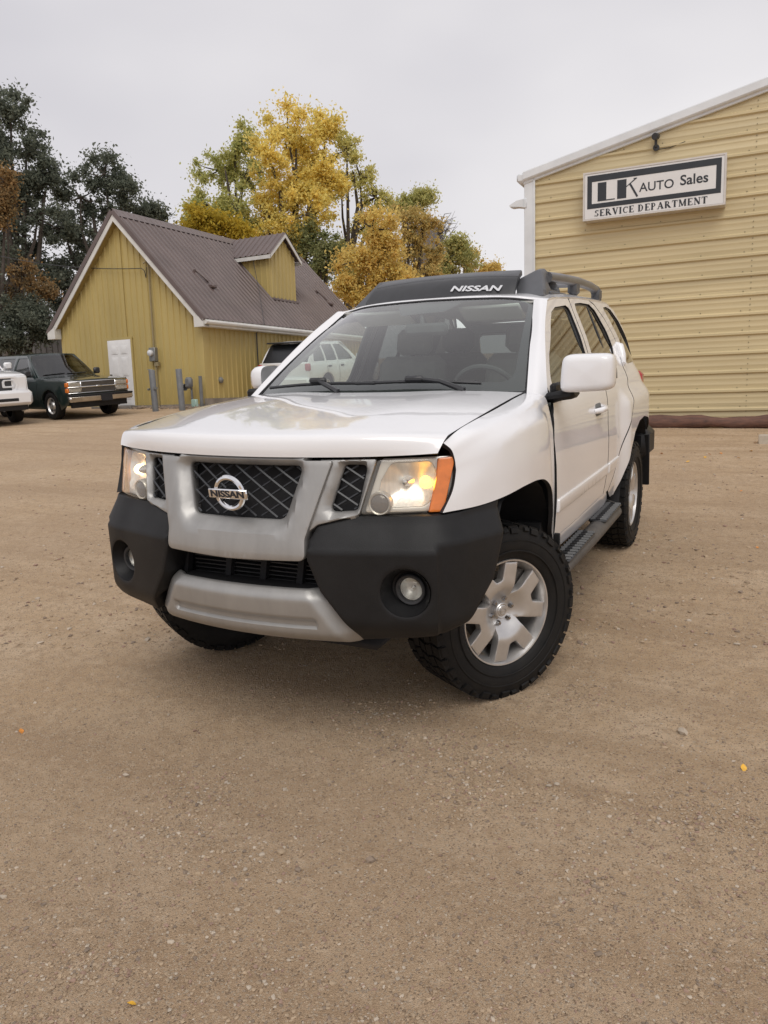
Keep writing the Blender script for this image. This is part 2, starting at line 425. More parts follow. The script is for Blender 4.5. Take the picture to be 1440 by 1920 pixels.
# ---- fenders
fen = [[(.762, -.608, 1.190), (.786, -.596, 1.166), (.797, -.589, 1.127), (.801, -.595, 1.08), (.797, -.619, 1.02), (.777, -.666, .950)],
       [(.776, -.50, 1.223), (.825, -.50, 1.212), (.850, -.495, 1.165), (.864, -.497, 1.11), (.868, -.508, 1.04), (.858, -.53, .952)],
       [(.780, -.36, 1.240), (.845, -.36, 1.228), (.884, -.36, 1.185), (.905, -.362, 1.13), (.914, -.367, 1.05), (.913, -.385, .962)],
       [(.784, -.20, 1.254), (.853, -.20, 1.246), (.897, -.20, 1.203), (.925, -.20, 1.155), (.938, -.20, 1.07), (.940, -.20, .972)],
       [(.783, -.05, 1.266), (.856, -.05, 1.256), (.900, -.05, 1.210), (.930, -.05, 1.165), (.945, -.05, 1.07), (.947, -.05, .968)],
       [(.778, .08, 1.275), (.857, .08, 1.263), (.900, .08, 1.213), (.930, .08, 1.165), (.945, .08, 1.06), (.947, .08, .944)],
       [(.773, .18, 1.282), (.857, .18, 1.268), (.898, .18, 1.213), (.926, .18, 1.155), (.940, .18, 1.02), (.943, .19, .880)],
       [(.769, .26, 1.286), (.857, .26, 1.271), (.892, .26, 1.205), (.908, .262, 1.13), (.922, .268, .95), (.926, .275, .76)],
       [(.767, .30, 1.288), (.857, .30, 1.273), (.890, .30, 1.20), (.898, .308, 1.10), (.905, .318, .92), (.905, .335, .66)],
       [(.763, .383, 1.291), (.850, .386, 1.280), (.884, .380, 1.20), (.899, .376, 1.09), (.903, .390, .88), (.884, .444, .575)]]
def crisp(rows, ks):
    out = []
    for r_, k in zip(rows, ks):
        a, b = np.array(r_[2]), np.array(r_[3]); m1 = a*.55+b*.45+np.array([.72, 0, .69])*k; out.append(list(r_[:2])+[tuple(a*.8+np.array(r_[1])*.2+np.array([.5, 0, .8])*k*.7), tuple(m1), tuple(b+np.array([.9, 0, .3])*k*.25)]+list(r_[4:]))
    return out
fen = crisp(fen, [.002, .005, .009, .012, .013, .013, .011, .006, .003, .002])
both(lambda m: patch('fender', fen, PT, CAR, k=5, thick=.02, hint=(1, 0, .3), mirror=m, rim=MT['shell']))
arch = [(-.42, .90), (-.38, .95), (-.2, .985), (-.05, .985), (.08, .96), (.19, .90), (.29, .78), (.36, .65), (.44, .50)]
def liner(m):
    mb = MB(); V = []; F = []
    for i, (y, z) in enumerate(arch):
        V += [(.90, y, z-.012), (.45, y, z+.02)]
    F = [(2*i, 2*i+2, 2*i+3, 2*i+1) for i in range(len(arch)-1)]
    o = mb.add(V, F).add([(.45, -.42, .52), (.45, .5, .48), (.45, .5, 1.02), (.45, -.42, 1.02)], [(0, 1, 2, 3)]).add([(.89, -.43, .93), (.45, -.43, .97), (.45, -.47, .56), (.82, -.47, .56)], [(0, 1, 2, 3)])
    if m: o.V = [(-x, y, z) for x, y, z in o.V]
    o.build('wheel_liner', MT['shell'], CAR)
    mf = MB().box((.83 if not m else -.83, .455, .52), (.17, .012, .20), bev=.004); mf.build('mud_flap', MT['plastic'], CAR)
both(liner)

# ---- side panels
fd = [(.452, .588), (.418, .76), (.400, .92), (.385, 1.08), (.410, 1.19), (.505, 1.297), (.585, 1.378), (.815, 1.550), (1.085, 1.708), (1.17, 1.737), (1.25, 1.750), (1.695, 1.764), (1.672, 1.68), (1.652, 1.56), (1.642, 1.44), (1.625, 1.25), (1.615, 1.1), (1.612, .585)]
fw = [(.545, 1.247), (.69, 1.376), (.785, 1.454), (1.03, 1.608), (1.155, 1.674), (1.275, 1.703), (1.55, 1.720), (1.613, 1.702), (1.590, 1.5), (1.562, 1.30), (1.545, 1.264)]
rd = [(1.626, .585), (1.629, 1.1), (1.639, 1.25), (1.656, 1.44), (1.666, 1.56), (1.686, 1.68), (1.709, 1.764), (2.0, 1.773), (2.28, 1.772), (2.42, 1.742), (2.58, 1.645), (2.675, 1.50), (2.668, 1.42), (2.59, 1.332), (2.42, 1.225), (2.24, 1.09), (2.12, .96), (2.0, .79), (1.88, .655), (1.78, .583)]
rw = [(1.725, 1.264), (1.745, 1.45), (1.782, 1.70), (1.815, 1.738), (2.0, 1.747), (2.25, 1.744), (2.365, 1.705), (2.455, 1.58), (2.49, 1.455), (2.33, 1.318), (2.12, 1.262)]
qp = [(1.79, .576), (1.89, .647), (2.01, .783), (2.13, .953), (2.25, 1.082), (2.43, 1.217), (2.60, 1.326), (2.679, 1.416), (2.686, 1.502), (2.59, 1.651), (2.43, 1.750), (2.30, 1.775), (2.6, 1.776), (2.92, 1.768), (3.12, 1.725), (3.27, 1.60), (3.36, 1.38), (3.40, 1.15), (3.41, .95), (3.38, .80),
      (3.24, .80), (3.13, .86), (2.97, .925), (2.75, .955), (2.52, .945), (2.33, .89), (2.20, .79), (2.12, .66), (2.06, .50), (1.95, .505), (1.85, .545)]
qw = [(2.70, 1.733), (2.85, 1.742), (3.0, 1.725), (3.15, 1.64), (3.25, 1.49), (3.26, 1.375), (3.19, 1.335), (2.80, 1.328), (2.845, 1.50), (2.765, 1.65)]
def grow(p, k):
    c_ = np.mean(p, 0); return fillet([tuple(c_+(np.array(q)-c_)*k) for q in p], .03)
def doors(m):
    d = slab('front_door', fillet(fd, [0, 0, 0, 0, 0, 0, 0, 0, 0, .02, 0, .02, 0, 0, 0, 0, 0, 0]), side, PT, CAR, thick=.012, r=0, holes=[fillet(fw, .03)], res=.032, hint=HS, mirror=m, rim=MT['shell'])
    slab('window', fillet([(p[0], p[1]) for p in fw], .03), side_glass(.014), MT['glass'], d, thick=0, r=0, res=.05, hint=HS, mirror=m)
    c = np.mean(fw, 0); inner = fillet([tuple(c+(np.array(p)-c)*np.array([.93, .91])) for p in fw], .03)
    slab('window_seal', grow(fw, 1.02), side_in(.012), MT['frit'], d, thick=.012, r=.003, holes=[inner], res=.032, hint=HS, mirror=m)
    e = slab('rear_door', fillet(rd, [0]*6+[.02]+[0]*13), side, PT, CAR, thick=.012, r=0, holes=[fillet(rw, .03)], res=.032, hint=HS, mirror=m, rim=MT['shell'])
    slab('window', fillet(rw, .03), side_glass(.014), MT['privacy'], e, thick=0, r=0, res=.05, hint=HS, mirror=m)
    c = np.mean(rw, 0); inner = fillet([tuple(c+(np.array(p)-c)*np.array([.90, .91])) for p in rw], .03)
    slab('window_seal', grow(rw, 1.02), side_in(.012), MT['frit'], e, thick=.012, r=.003, holes=[inner], res=.032, hint=HS, mirror=m)
    slab('window_divider', [(2.17, 1.272), (2.215, 1.272), (2.245, 1.738), (2.21, 1.742)], side_in(.010), MT['frit'], e, thick=.01, r=.002, res=.032, hint=HS, mirror=m)
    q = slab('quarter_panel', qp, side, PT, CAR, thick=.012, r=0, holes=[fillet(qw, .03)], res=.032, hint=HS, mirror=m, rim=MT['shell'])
    slab('window', fillet(qw, .03), side_glass(.012), MT['privacy'], q, thick=0, r=0, res=.05, hint=HS, mirror=m)
    slab('window_seal', grow(qw, 1.02), side_in(.008), MT['frit'], q, thick=.01, r=.002, holes=[fillet([tuple(np.mean(qw, 0)+(np.array(p)-np.mean(qw, 0))*.93) for p in qw], .03)], res=.032, hint=HS, mirror=m)
    # handles
    slab('handle_recess', fillet([(1.27, 1.095), (1.42, 1.095), (1.42, 1.165), (1.27, 1.165)], .034), side_in(-.003), MT['interior'], d, thick=.004, r=.002, res=.05, hint=HS, mirror=m)
    h = MB(); xo = SX(np.array([1.35]), np.array([1.13]))[0]
    h.tube([(xo-.005, 1.26, 1.125), (xo+.028, 1.285, 1.13), (xo+.036, 1.35, 1.132), (xo+.028, 1.42, 1.134), (xo-.005, 1.45, 1.136)], [.014, .016, .017, .016, .014], 10)
    if m: h.V = [(-x, y, z) for x, y, z in h.V]
    h.build('door_handle', PT, d)
    h = MB(); xo = SX(np.array([2.66]), np.array([1.4]))[0]
    h.tube([(xo-.02, 2.64, 1.335), (xo+.022, 2.655, 1.345), (xo+.012, 2.67, 1.40), (xo-.006, 2.69, 1.455), (xo-.05, 2.70, 1.475)], [.022, .030, .030, .030, .022], 10)
    if m: h.V = [(-x, y, z) for x, y, z in h.V]
    h.build('door_handle', PT, e)
    slab('rub_strip', fillet([(.43, .722), (1.600, .714), (1.600, .778), (.43, .787)], .008), side_in(-.012), PT, d, thick=.014, r=.008, res=.032, hint=HS, mirror=m)
    slab('rub_strip', fillet([(1.634, .712), (1.88, .710), (1.985, .774), (1.634, .776)], .008), side_in(-.012), PT, e, thick=.014, r=.008, res=.032, hint=HS, mirror=m)
    slab('rocker_panel', [(.47, .50), (1.80, .47), (1.90, .49), (1.83, .545), (1.77, .574), (.455, .577)], side_in(.006), PT, CAR, thick=.03, r=.006, res=.032, hint=HS, mirror=m)
both(doors)
def gap_shade(m):  # dark strips behind the door gaps, shade of the gaps put in as colour
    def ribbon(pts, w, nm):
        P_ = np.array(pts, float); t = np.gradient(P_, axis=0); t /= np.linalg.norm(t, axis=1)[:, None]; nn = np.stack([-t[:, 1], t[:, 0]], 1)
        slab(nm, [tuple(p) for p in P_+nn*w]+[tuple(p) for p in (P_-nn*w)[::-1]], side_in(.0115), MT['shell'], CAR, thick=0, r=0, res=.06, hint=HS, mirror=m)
    ribbon([(1.617, .56), (1.62, 1.1), (1.63, 1.25), (1.647, 1.44), (1.657, 1.56), (1.677, 1.68), (1.70, 1.765)], .018, 'door_gap_shade')
    ribbon([(1.785, .58), (1.885, .651), (2.005, .787), (2.125, .957), (2.245, 1.086), (2.425, 1.221), (2.595, 1.329), (2.673, 1.418), (2.681, 1.501), (2.585, 1.648), (2.425, 1.746), (2.29, 1.773)], .016, 'door_gap_shade')
both(gap_shade)
def inner_shell():
    # dark structure under the panels: engine bay, sills, floor and rear, leaving the cabin hollow
    mb = MB()
    mb.box((0, -.15, .86), (.86, .95, .52)); mb.box((0, 1.55, .50), (1.60, 2.2, .10)); mb.box((0, 2.9, .62), (.96, 1.1, .34)); mb.box((0, -.30, .52), (.74, .8, .22))
    for s in (-1, 1):
        mb.box((s*.80, 1.25, .62), (.12, 1.9, .16)); mb.box((s*.835, 1.0, .92), (.08, 1.12, .5)); mb.box((s*.835, 2.0, .98), (.08, .62, .45)); mb.box((s*.79, 2.86, 1.08), (.06, .8, .2))
        mb.box((s*.665, 1.655, 1.46), (.03, .06, .44), R=np.array(Euler((0, -s*.38, 0)).to_matrix()))
        mb.box((s*.66, 2.60, 1.46), (.04, .12, .44), R=np.array(Euler((0, -s*.38, 0)).to_matrix()))
        mb.box((s*.60, .15, 1.14), (.30, .35, .20))
    mb.box((0, .32, 1.16), (1.56, .1, .22))
    mb.build('inner_body', MT['shell'], CAR, smooth=False)
inner_shell()
MB().box((0, 1.3, .40), (.98, 3.9, .05), bev=.02).build('underbody_light_block', MT['shell'], CAR)  # flat pan added to block light and deepen the shadow under the car
# rear end
def rear():
    yb = lambda x, z: 3.62-.10*(x/.8)**2-.30*ss(1.2, 1.75, z)-.02*ss(.5, .9, z)
    tg = slab('tailgate', fillet([(-.70, .80), (.70, .80), (.72, 1.1), (.70, 1.35), (.56, 1.68), (-.56, 1.68), (-.70, 1.35), (-.72, 1.1)], .05), lambda x, z: np.stack([x, yb(x, z), z], -1), PT, CAR, thick=.03, r=.01,
              holes=[fillet([(-.58, 1.2), (.58, 1.2), (.50, 1.6), (-.50, 1.6)], .06)], res=.1, hint=(0, 1, 0))
    slab('rear_glass', fillet([(-.58, 1.2), (.58, 1.2), (.50, 1.6), (-.50, 1.6)], .06), lambda x, z: np.stack([x, yb(x, z)-.01, z], -1), MT['privacy'], tg, thick=0, r=0, res=.15, hint=(0, 1, 0))
    def corner(m):
        g = []
        for z in (.80, .95, 1.1, 1.25, 1.4, 1.55, 1.66):
            y1 = float(np.interp(z, [.8, .95, 1.15, 1.36, 1.57, 1.69], [3.375, 3.405, 3.395, 3.36, 3.27, 3.16])); x1 = float(SX(np.array([y1]), np.array([z]))[0]); x2 = .715 if z < 1.3 else np.interp(z, [1.3, 1.7], [.70, .56])
            y2 = float(yb(x2, z)); g.append([(x1, y1, z), ((x1*.75+x2*.25)-.005, y1*.55+y2*.45+.02, z), (x2+.01, y2, z)])
        patch('rear_corner', g, PT, CAR, k=4, thick=.02, hint=(1, 1, 0), mirror=m)
        mb = MB(); s = -1 if m else 1
        mb.box((s*.785, 3.43, 1.08), (.10, .13, .34), bev=.03); mb.build('tail_light', pm_red, CAR)
        V = MB(); V.box((s*.79, 3.40, .68), (.26, .42, .25), bev=.05); V.build('bumper_end', MT['plastic'], CAR)
        V = MB(); V.box((s*.83, 3.245, .56), (.20, .02, .42), R=np.array(Euler((.12, 0, 0)).to_matrix()), bev=.006); V.build('mud_flap', MT['plastic'], CAR)
        V = []
        ar = [(2.10, .42), (2.20, .70), (2.33, .89), (2.52, .955), (2.75, .965), (2.97, .935), (3.13, .87), (3.24, .74), (3.28, .5)]
        for y, z in ar: V += [(.90, y, z), (.5, y, z+.02)]
        L_ = MB().add(V, [(2*i, 2*i+2, 2*i+3, 2*i+1) for i in range(len(ar)-1)]).add([(.5, 2.0, .3), (.5, 3.35, .3), (.5, 3.35, 1.0), (.5, 2.0, 1.0)], [(0, 1, 2, 3)])
        if m: L_.V = [(-x, y, z) for x, y, z in L_.V]
        L_.build('wheel_liner', MT['shell'], CAR)
    both(corner)
    MB().box((0, 3.53, .66), (1.45, .16, .24), bev=.05).build('rear_bumper', MT['rackgrey'], CAR)
pm_red = pmat('red_lamp_lens', (.35, .02, .015), .15, coat=.6, var=.1)
rear()
# ---- roof, pillars, windshield
rf = [[(0, 1.082, 1.778), (.25, 1.097, 1.774), (.45, 1.133, 1.765), (.54, 1.168, 1.752), (.60, 1.19, 1.746), (.660, 1.16, 1.738)],
      [(0, 1.14, 1.789), (.25, 1.15, 1.787), (.45, 1.18, 1.777), (.54, 1.20, 1.765), (.60, 1.23, 1.758), (.656, 1.25, 1.754)],
      [(0, 1.4, 1.808), (.25, 1.4, 1.806), (.45, 1.4, 1.798), (.54, 1.42, 1.790), (.60, 1.44, 1.780), (.650, 1.47, 1.764)],
      [(0, 1.7, 1.820), (.25, 1.7, 1.818), (.45, 1.7, 1.812), (.54, 1.72, 1.805), (.60, 1.74, 1.794), (.645, 1.77, 1.774)],
      [(0, 2.3, 1.828), (.25, 2.3, 1.826), (.45, 2.3, 1.820), (.54, 2.32, 1.812), (.598, 2.34, 1.800), (.641, 2.37, 1.781)],
      [(0, 2.85, 1.818), (.25, 2.85, 1.816), (.45, 2.85, 1.808), (.54, 2.86, 1.798), (.595, 2.88, 1.786), (.636, 2.90, 1.772)],
      [(0, 3.22, 1.765), (.25, 3.21, 1.763), (.45, 3.18, 1.757), (.53, 3.16, 1.75), (.58, 3.14, 1.742), (.622, 3.12, 1.728)],
      [(0, 3.34, 1.70), (.25, 3.33, 1.698), (.45, 3.30, 1.69), (.52, 3.28, 1.675), (.56, 3.26, 1.655), (.59, 3.24, 1.64)]]
rf = [[(-x, y, z) for x, y, z in r[:0:-1]]+r for r in rf]
patch('roof', rf, PT, CAR, k=4, thick=.02)
apl = [[(.766, .385, 1.262), (.764, .412, 1.290), (.702, .672, 1.466), (.642, .922, 1.612), (.588, 1.150, 1.744)],
       [(.815, .39, 1.262), (.806, .435, 1.302), (.746, .672, 1.470), (.688, .91, 1.622), (.632, 1.135, 1.748)],
       [(.862, .46, 1.248), (.838, .502, 1.298), (.778, .69, 1.458), (.716, .91, 1.608), (.664, 1.145, 1.738)]]
both(lambda m: patch('windshield_pillar', apl, PT, CAR, k=6, thick=0, hint=(1, -.5, .3), mirror=m))
_wb = ([0, .25, .5, .66, .76], [(.295, 1.300), (.31, 1.300), (.352, 1.297), (.395, 1.293), (.428, 1.290)])
_wt = ([0, .25, .45, .545, .592], [(1.075, 1.770), (1.09, 1.766), (1.125, 1.757), (1.155, 1.744), (1.172, 1.737)])
def ws(off):
    def f(s, t):
        # s: lateral fraction -1..1 times .68, t: 0..0.9 up the glass
        q = t/.9; a = np.abs(s)/.68; sg = np.sign(s)
        xb = a*.76; xt = a*.592
        bt = spl(_wb[0], _wb[1], xb); tp = spl(_wt[0], _wt[1], xt)
        x = xb*(1-q)+xt*q; yz = bt*(1-q)[..., None]+tp*q[..., None]
        bul = .022*4*q*(1-q)
        return np.stack([sg*x, yz[..., 0]-bul*.5-off*.5, yz[..., 1]+bul*.85+off*.85], -1)
    return f
HW = (0, -1, .8)
wsg = slab('windshield', fillet([(-.68, 0), (.68, 0), (.68, .9), (-.68, .9)], [.02, .02, .06, .06]), ws(0), MT['wsglass'], CAR, thick=0, r=0, res=.08, hint=HW)
slab('glass_border', fillet([(-.68, 0), (.68, 0), (.68, .9), (-.68, .9)], [.02, .02, .06, .06]), ws(-.004), MT['frit'], wsg, thick=0, r=0, res=.08, hint=HW,
     holes=[fillet([(-.63, .085), (.595, .085), (.625, .16), (.645, .875), (-.645, .875), (-.64, .12)], [.04, .12, .12, .05, .05, .04], 8)])
slab('glass_shade_patch', fillet([(-.13, .74), (.15, .76), (.25, .885), (-.22, .885)], .03), ws(-.005), MT['frit'], wsg, thick=0, r=0, res=.1, hint=HW)
rubber_frame = fillet([(-.695, -.012), (.695, -.012), (.695, .913), (-.695, .913)], [.02, .02, .07, .07])
slab('windshield_seal', rubber_frame, ws(.004), MT['shell'], wsg, thick=.012, r=.004, res=.05, step=.02, hint=HW, holes=[fillet([(-.673, .008), (.673, .008), (.673, .893), (-.673, .893)], [.02, .02, .06, .06])])
# cowl and wipers
cw = [[(x, float(spl([0, .25, .5, .66, .76], [.255, .27, .31, .352, .39], abs(x))), 1.286) for x in np.linspace(-.76, .76, 9)], [(x, float(spl(_wb[0], np.array(_wb[1])[:, 0], abs(x)))+.01, 1.297) for x in np.linspace(-.76, .76, 9)]]
patch('cowl', cw, MT['plastic'], CAR, k=3, thick=.03)
W_ = ws(.03)
def wpt(s, t, o=0.0):
    p = ws(.03+o)(np.array([s]), np.array([t]))[0]; return tuple(p)
for (s0, s1, t0, t1, piv) in ((-.60, .02, .025, .045, -.30), (-.08, .50, .045, .035, .28)):
    w = MB(); w.tube([wpt(s0+(s1-s0)*i/6, t0+(t1-t0)*i/6+.012*math.sin(PI*i/6)) for i in range(7)], .009, 6)
    o = w.build('wiper', MT['plastic_smooth'], CAR)
    w = MB(); mid = (s0+s1)/2; w.tube([wpt(piv+.16, -.03, .012), wpt(piv+.05, .03, .016), wpt(mid, .05, .022), wpt(mid-.04, .05, .012)], [.014, .012, .010, .012], 6); w.box(wpt(mid, .05, .018), (.10, .03, .03), bev=.01)
    w.build('wiper_arm', MT['plastic_smooth'], o)
# ---- cabin
cab = MB()
dash = [[(x, .42+.03*(1-(x/.7)**2), 1.275) for x in np.linspace(-.74, .74, 7)], [(x, .62, 1.285+.02*math.exp(-((x-.36)/.2)**2)) for x in np.linspace(-.74, .74, 7)], [(x, .82, 1.27+.035*math.exp(-((x-.36)/.2)**2)) for x in np.linspace(-.74, .74, 7)], [(x, .88, 1.16) for x in np.linspace(-.72, .72, 7)], [(x, .86, .90) for x in np.linspace(-.72, .72, 7)]]
patch('dashboard', dash, MT['interior_dark'], CAR, k=4, thick=.02)
st = MB(); c = np.array([.37, .98, 1.24]); ax = np.array([0, .87, .5]); u = np.array([1., 0, 0]); w = np.cross(ax, u)
st.tube([c+.185*(math.cos(a)*u+math.sin(a)*w) for a in np.linspace(0, 2*PI, 33)], .015, 8, cap=False); st.tube([c-u*.18, c+ax*.0, c+u*.18], .02, 8); st.tube([c, c+w*.18], .02, 8)
st.lathe([(-.03, .0), (-.03, .05), (.0, .07), (.02, .07)], c, ax, 16); st.tube([c, c-ax*.28-np.array([0, 0, .02])], .035, 8)
st.build('steering_wheel', MT['interior_dark'], CAR)
def seat(xc, yc, name='seat', w_=.50):
    s = MB(); R1 = np.array(Euler((-.22, 0, 0)).to_matrix())
    s.box((xc, yc, .82), (w_, .50, .16), bev=.05); s.box((xc, yc+.30, 1.15), (w_*.96, .13, .62), R=R1, bev=.05)
    o = s.build(name, MT['interior'], CAR)
    h = MB(); h.box((xc, yc+.40, 1.545), (.25, .10, .17), R=R1, bev=.035); h.tube([(xc-.05, yc+.37, 1.42), (xc-.05, yc+.40, 1.50)], .007, 6); h.tube([(xc+.05, yc+.37, 1.42), (xc+.05, yc+.40, 1.50)], .007, 6); h.build('headrest', MT['interior'], o)
seat(.38, 1.30); seat(-.38, 1.30); seat(.40, 2.15); seat(-.40, 2.15)
hl = [[(x, y, float(np.interp(y, [1.1, 1.4, 2.3, 3.0], [1.745, 1.765, 1.78, 1.74]))-.02*(x/.6)**2) for x in np.linspace(-.62, .62, 5)] for y in (1.14, 1.6, 2.2, 3.0)]
patch('headliner', hl, MT['headliner'], CAR, k=3, thick=.01, hint=(0, 0, -1))
mr = MB(); mr.box((.04, .93, 1.61), (.25, .04, .07), R=np.array(Euler((-.15, 0, .12)).to_matrix()), bev=.018); mr.tube([(.02, .93, 1.63), (0, .96, 1.69), (0, 1.0, 1.72)], .012, 6); mr.build('rear_view_mirror', MT['interior_dark'], CAR)
for s in (-1, 1):
    v = MB(); v.box((s*.34, 1.17, 1.69), (.36, .15, .02), R=np.array(Euler((-.5, 0, 0)).to_matrix()), bev=.008); v.build('sun_visor', MT['headliner'], CAR)
    v = MB(); v.tube([(s*.715, .66, 1.42), (s*.70, .70, 1.44), (s*.655, .86, 1.53), (s*.655, .90, 1.555), (s*.675, .92, 1.57)], .017, 8); v.build('grab_handle', MT['headliner'], CAR)
    v = [[(s*.755, .47, 1.29), (s*.69, .72, 1.45), (s*.635, .95, 1.595), (s*.60, 1.12, 1.69)], [(s*.80, .50, 1.29), (s*.735, .76, 1.49), (s*.68, .98, 1.63), (s*.655, 1.10, 1.70)]]
    patch('pillar_trim', v, MT['headliner'], CAR, k=3, thick=.01, hint=(-s, 0, 0))
    v = MB(); v.box((s*.78, 1.0, 1.02), (.05, 1.0, .42), bev=.02); v.build('door_card', MT['interior'], CAR)
# ---- roof rack
dam_b = lambda x: np.stack([x, 1.215+.28*(x/.6)**2*.35, 1.785-.055*(np.abs(x)/.6)**2.2], -1)
def damf(x, t):   # t 0..0.3 up the panel
    q = t/.3; b = dam_b(x); tp = np.stack([x*.84, 1.50+0*x, 1.945-.012*(np.abs(x)/.6)**2], -1)
    p = b*(1-q)[..., None]+tp*q[..., None]; p[..., 2] += .05*4*q*(1-q)*.5; p[..., 1] -= .02*4*q*(1-q); return p
RK = slab('roof_air_dam', fillet([(-.56, 0), (.44, 0), (.475, .19), (-.575, .19)], .01), damf, MT['plastic_smooth'], CAR, thick=.02, r=.004, res=.06, hint=(0, -1, .5))
slab('dam_top', fillet([(-.57, .194), (.475, .194), (.50, .3), (-.57, .3)], .01), damf, MT['rackgrey'], RK, thick=.02, r=.01, res=.06, hint=(0, -1, .5))
lip = MB(); lip.tube([tuple(dam_b(np.array([x]))[0]+np.array([0, -.02, -.004])) for x in np.linspace(-.60, .60, 15)], .016, 8); lip.build('dam_lip', MT['plastic'], RK)
def tower(m):
    s = -1 if m else 1; t = MB()
    ol = fillet([(1.27, 1.768), (1.38, 1.850), (1.50, 1.940), (1.63, 1.955), (1.76, 1.928), (1.825, 1.85), (1.83, 1.790), (1.55, 1.785)], [.01, .04, .05, .05, .05, .03, .02, 0], 5)
    ho = fillet([(1.53, 1.828), (1.575, 1.885), (1.70, 1.895), (1.755, 1.875), (1.77, 1.828)], .02, 5)
    fn_ = lambda y, z: np.stack([.612-.42*(z-1.78)-.05*(y-1.25), y, z], -1)
    to = slab('rack_tower', ol, fn_, MT['rackgrey'], CAR, thick=.135, r=.028, holes=[ho], res=.012, hint=(1, 0, 0), mirror=m, step=.01)
    t.tube([(.56, 1.55, 1.875), (.50, 1.66, 1.885), (.52, 1.77, 1.878)], .022, 8)
    t.box((.54, 1.65, 1.792), (.12, .36, .02), bev=.006)
    if m: t.V = [(-x, y, z) for x, y, z in t.V]
    t.build('tower_bar', MT['rackgrey'], to)
    t = MB(); t.tube([(.53, 1.65, 1.895), (.555, 1.90, 1.895), (.56, 2.3, 1.897), (.555, 2.7, 1.888), (.545, 2.95, 1.872)], .031, 14)
    if m: t.V = [(-x, y, z) for x, y, z in t.V]
    t.build('rack_rail', MT['rail'], CAR)
    for yy, zz in ((2.22, 1.85), (2.95, 1.838)):
        t = MB(); t.box((s*.555, yy, zz), (.06, .13, .09), bev=.02)
        if yy > 2.5: t.tube([(s*.545, 2.93, 1.872), (s*.54, 3.01, 1.858), (s*.535, 3.05, 1.80)], [.036, .038, .036], 10)
        t.build('rack_foot', MT['rackgrey'], CAR)
MT['rail'] = pmat('rack_rail_grey', (.20, .20, .21), .35, metal=.5, var=.06)
both(tower)
for yy in (1.9, 2.5): MB().tube([(-.555, yy, 1.89), (0, yy, 1.905), (.555, yy, 1.89)], .018, 8).build('rack_crossbar', MT['rail'], CAR)
pa = damf(np.array([.20, .21]), np.array([.055, .055])); pb = damf(np.array([.20]), np.array([.075]))
ex = (pa[1]-pa[0]); ex /= np.linalg.norm(ex); ey = pb[0]-pa[0]; ey -= ex*(ey@ex); ey /= np.linalg.norm(ey); ez = np.cross(ex, ey)
text_obj('roof_lettering', 'NISSAN', .062, MT['letter'], RK, frame(damf(np.array([.215]), np.array([.062]))[0]+ez*.004, ex, ey, ez), depth=.001, xs=1.42, bold=.0018, shear=.18)

# ---- front end
_cz = [.40, .47, .56, .66, .80, .90, 1.0, 1.08, 1.14, 1.2]; _cv = [-.80, -.85, -.87, -.878, -.888, -.868, -.842, -.82, -.803, -.79]
def Yf(x, z):
    a = np.abs(x); return spl(_cz, _cv, z)+.30*a*a+.35*np.maximum(0, a-.5)**2
def front(off=0.0, holes=None, band=.04, depth=.04, p=1.6):
    def f(x, z):
        y = Yf(x, z)+off
        if holes is not None:
            P_ = np.stack([x, z], -1); ins = inpoly([holes], P_); d = sdist([holes], P_); d = np.where(ins, 0, d)
            y = y+depth*np.clip(1-d/band, 0, 1)**p
        return np.stack([x, y, z], -1)
    return f
SI = MT['silver']
gh = fillet([(-.262, 1.112), (-.208, .925), (.208, .925), (.262, 1.112)], [.02, .035, .035, .02])
gs = slab('grille_surround', fillet([(-.40, 1.141), (-.318, .865), (-.322, .785), (0, .778), (.322, .785), (.318, .865), (.40, 1.141)], [.01, .06, .03, 0, .03, .06, .01], 6), front(-.014, gh, .048, .052, 1.05), SI, CAR, thick=.06, r=.007, holes=[gh], res=.022, hint=(0, -1, 0))
def mesh_bars(name, loop, y_off, parent, cell=.055, ang=32):
    mb = MB(); lo = np.min(loop, 0); hi = np.max(loop, 0); L2 = np.array(loop)
    for sg in (-1, 1):
        d = np.array([math.cos(math.radians(ang)), sg*math.sin(math.radians(ang))]); nn = np.array([-d[1], d[0]])
        ctr = (lo+hi)/2; R_ = np.linalg.norm(hi-lo)
        k = int(R_/cell)+2
        for i in range(-k, k+1):
            o = ctr+nn*(i+.25)*cell*.86
            ts = np.linspace(-R_, R_, 240); pts = o+ts[:, None]*d; ins = inpoly([loop], pts)
            if ins.sum() < 3: continue
            t0, t1 = ts[ins][0], ts[ins][-1]
            seg = o+np.linspace(t0, t1, 5)[:, None]*d
            P3 = [(p[0], float(Yf(np.array([p[0]]), np.array([p[1]]))[0])+y_off+.004*sg, p[1]) for p in seg]
            mb.tube(P3, .0046, 4)
    return mb.build(name, MT['grillebar'], parent)
MT['grillebar'] = pmat('grille_bar_plastic', (.034, .036, .041), .4, var=.1)
mesh_bars('grille_mesh', gh, .052, CAR)
def backing(name, loop, off, parent, mat):
    return slab(name, loop, front(off), mat, parent, thick=0, r=0, res=.1, hint=(0, -1, 0))
backing('grille_backing', [(-.30, 1.13), (-.25, .90), (.25, .90), (.30, 1.13)], .10, CAR, MT['shell'])
vent = fillet([(.428, 1.116), (.503, 1.115), (.480, .962), (.388, .957)], .016)
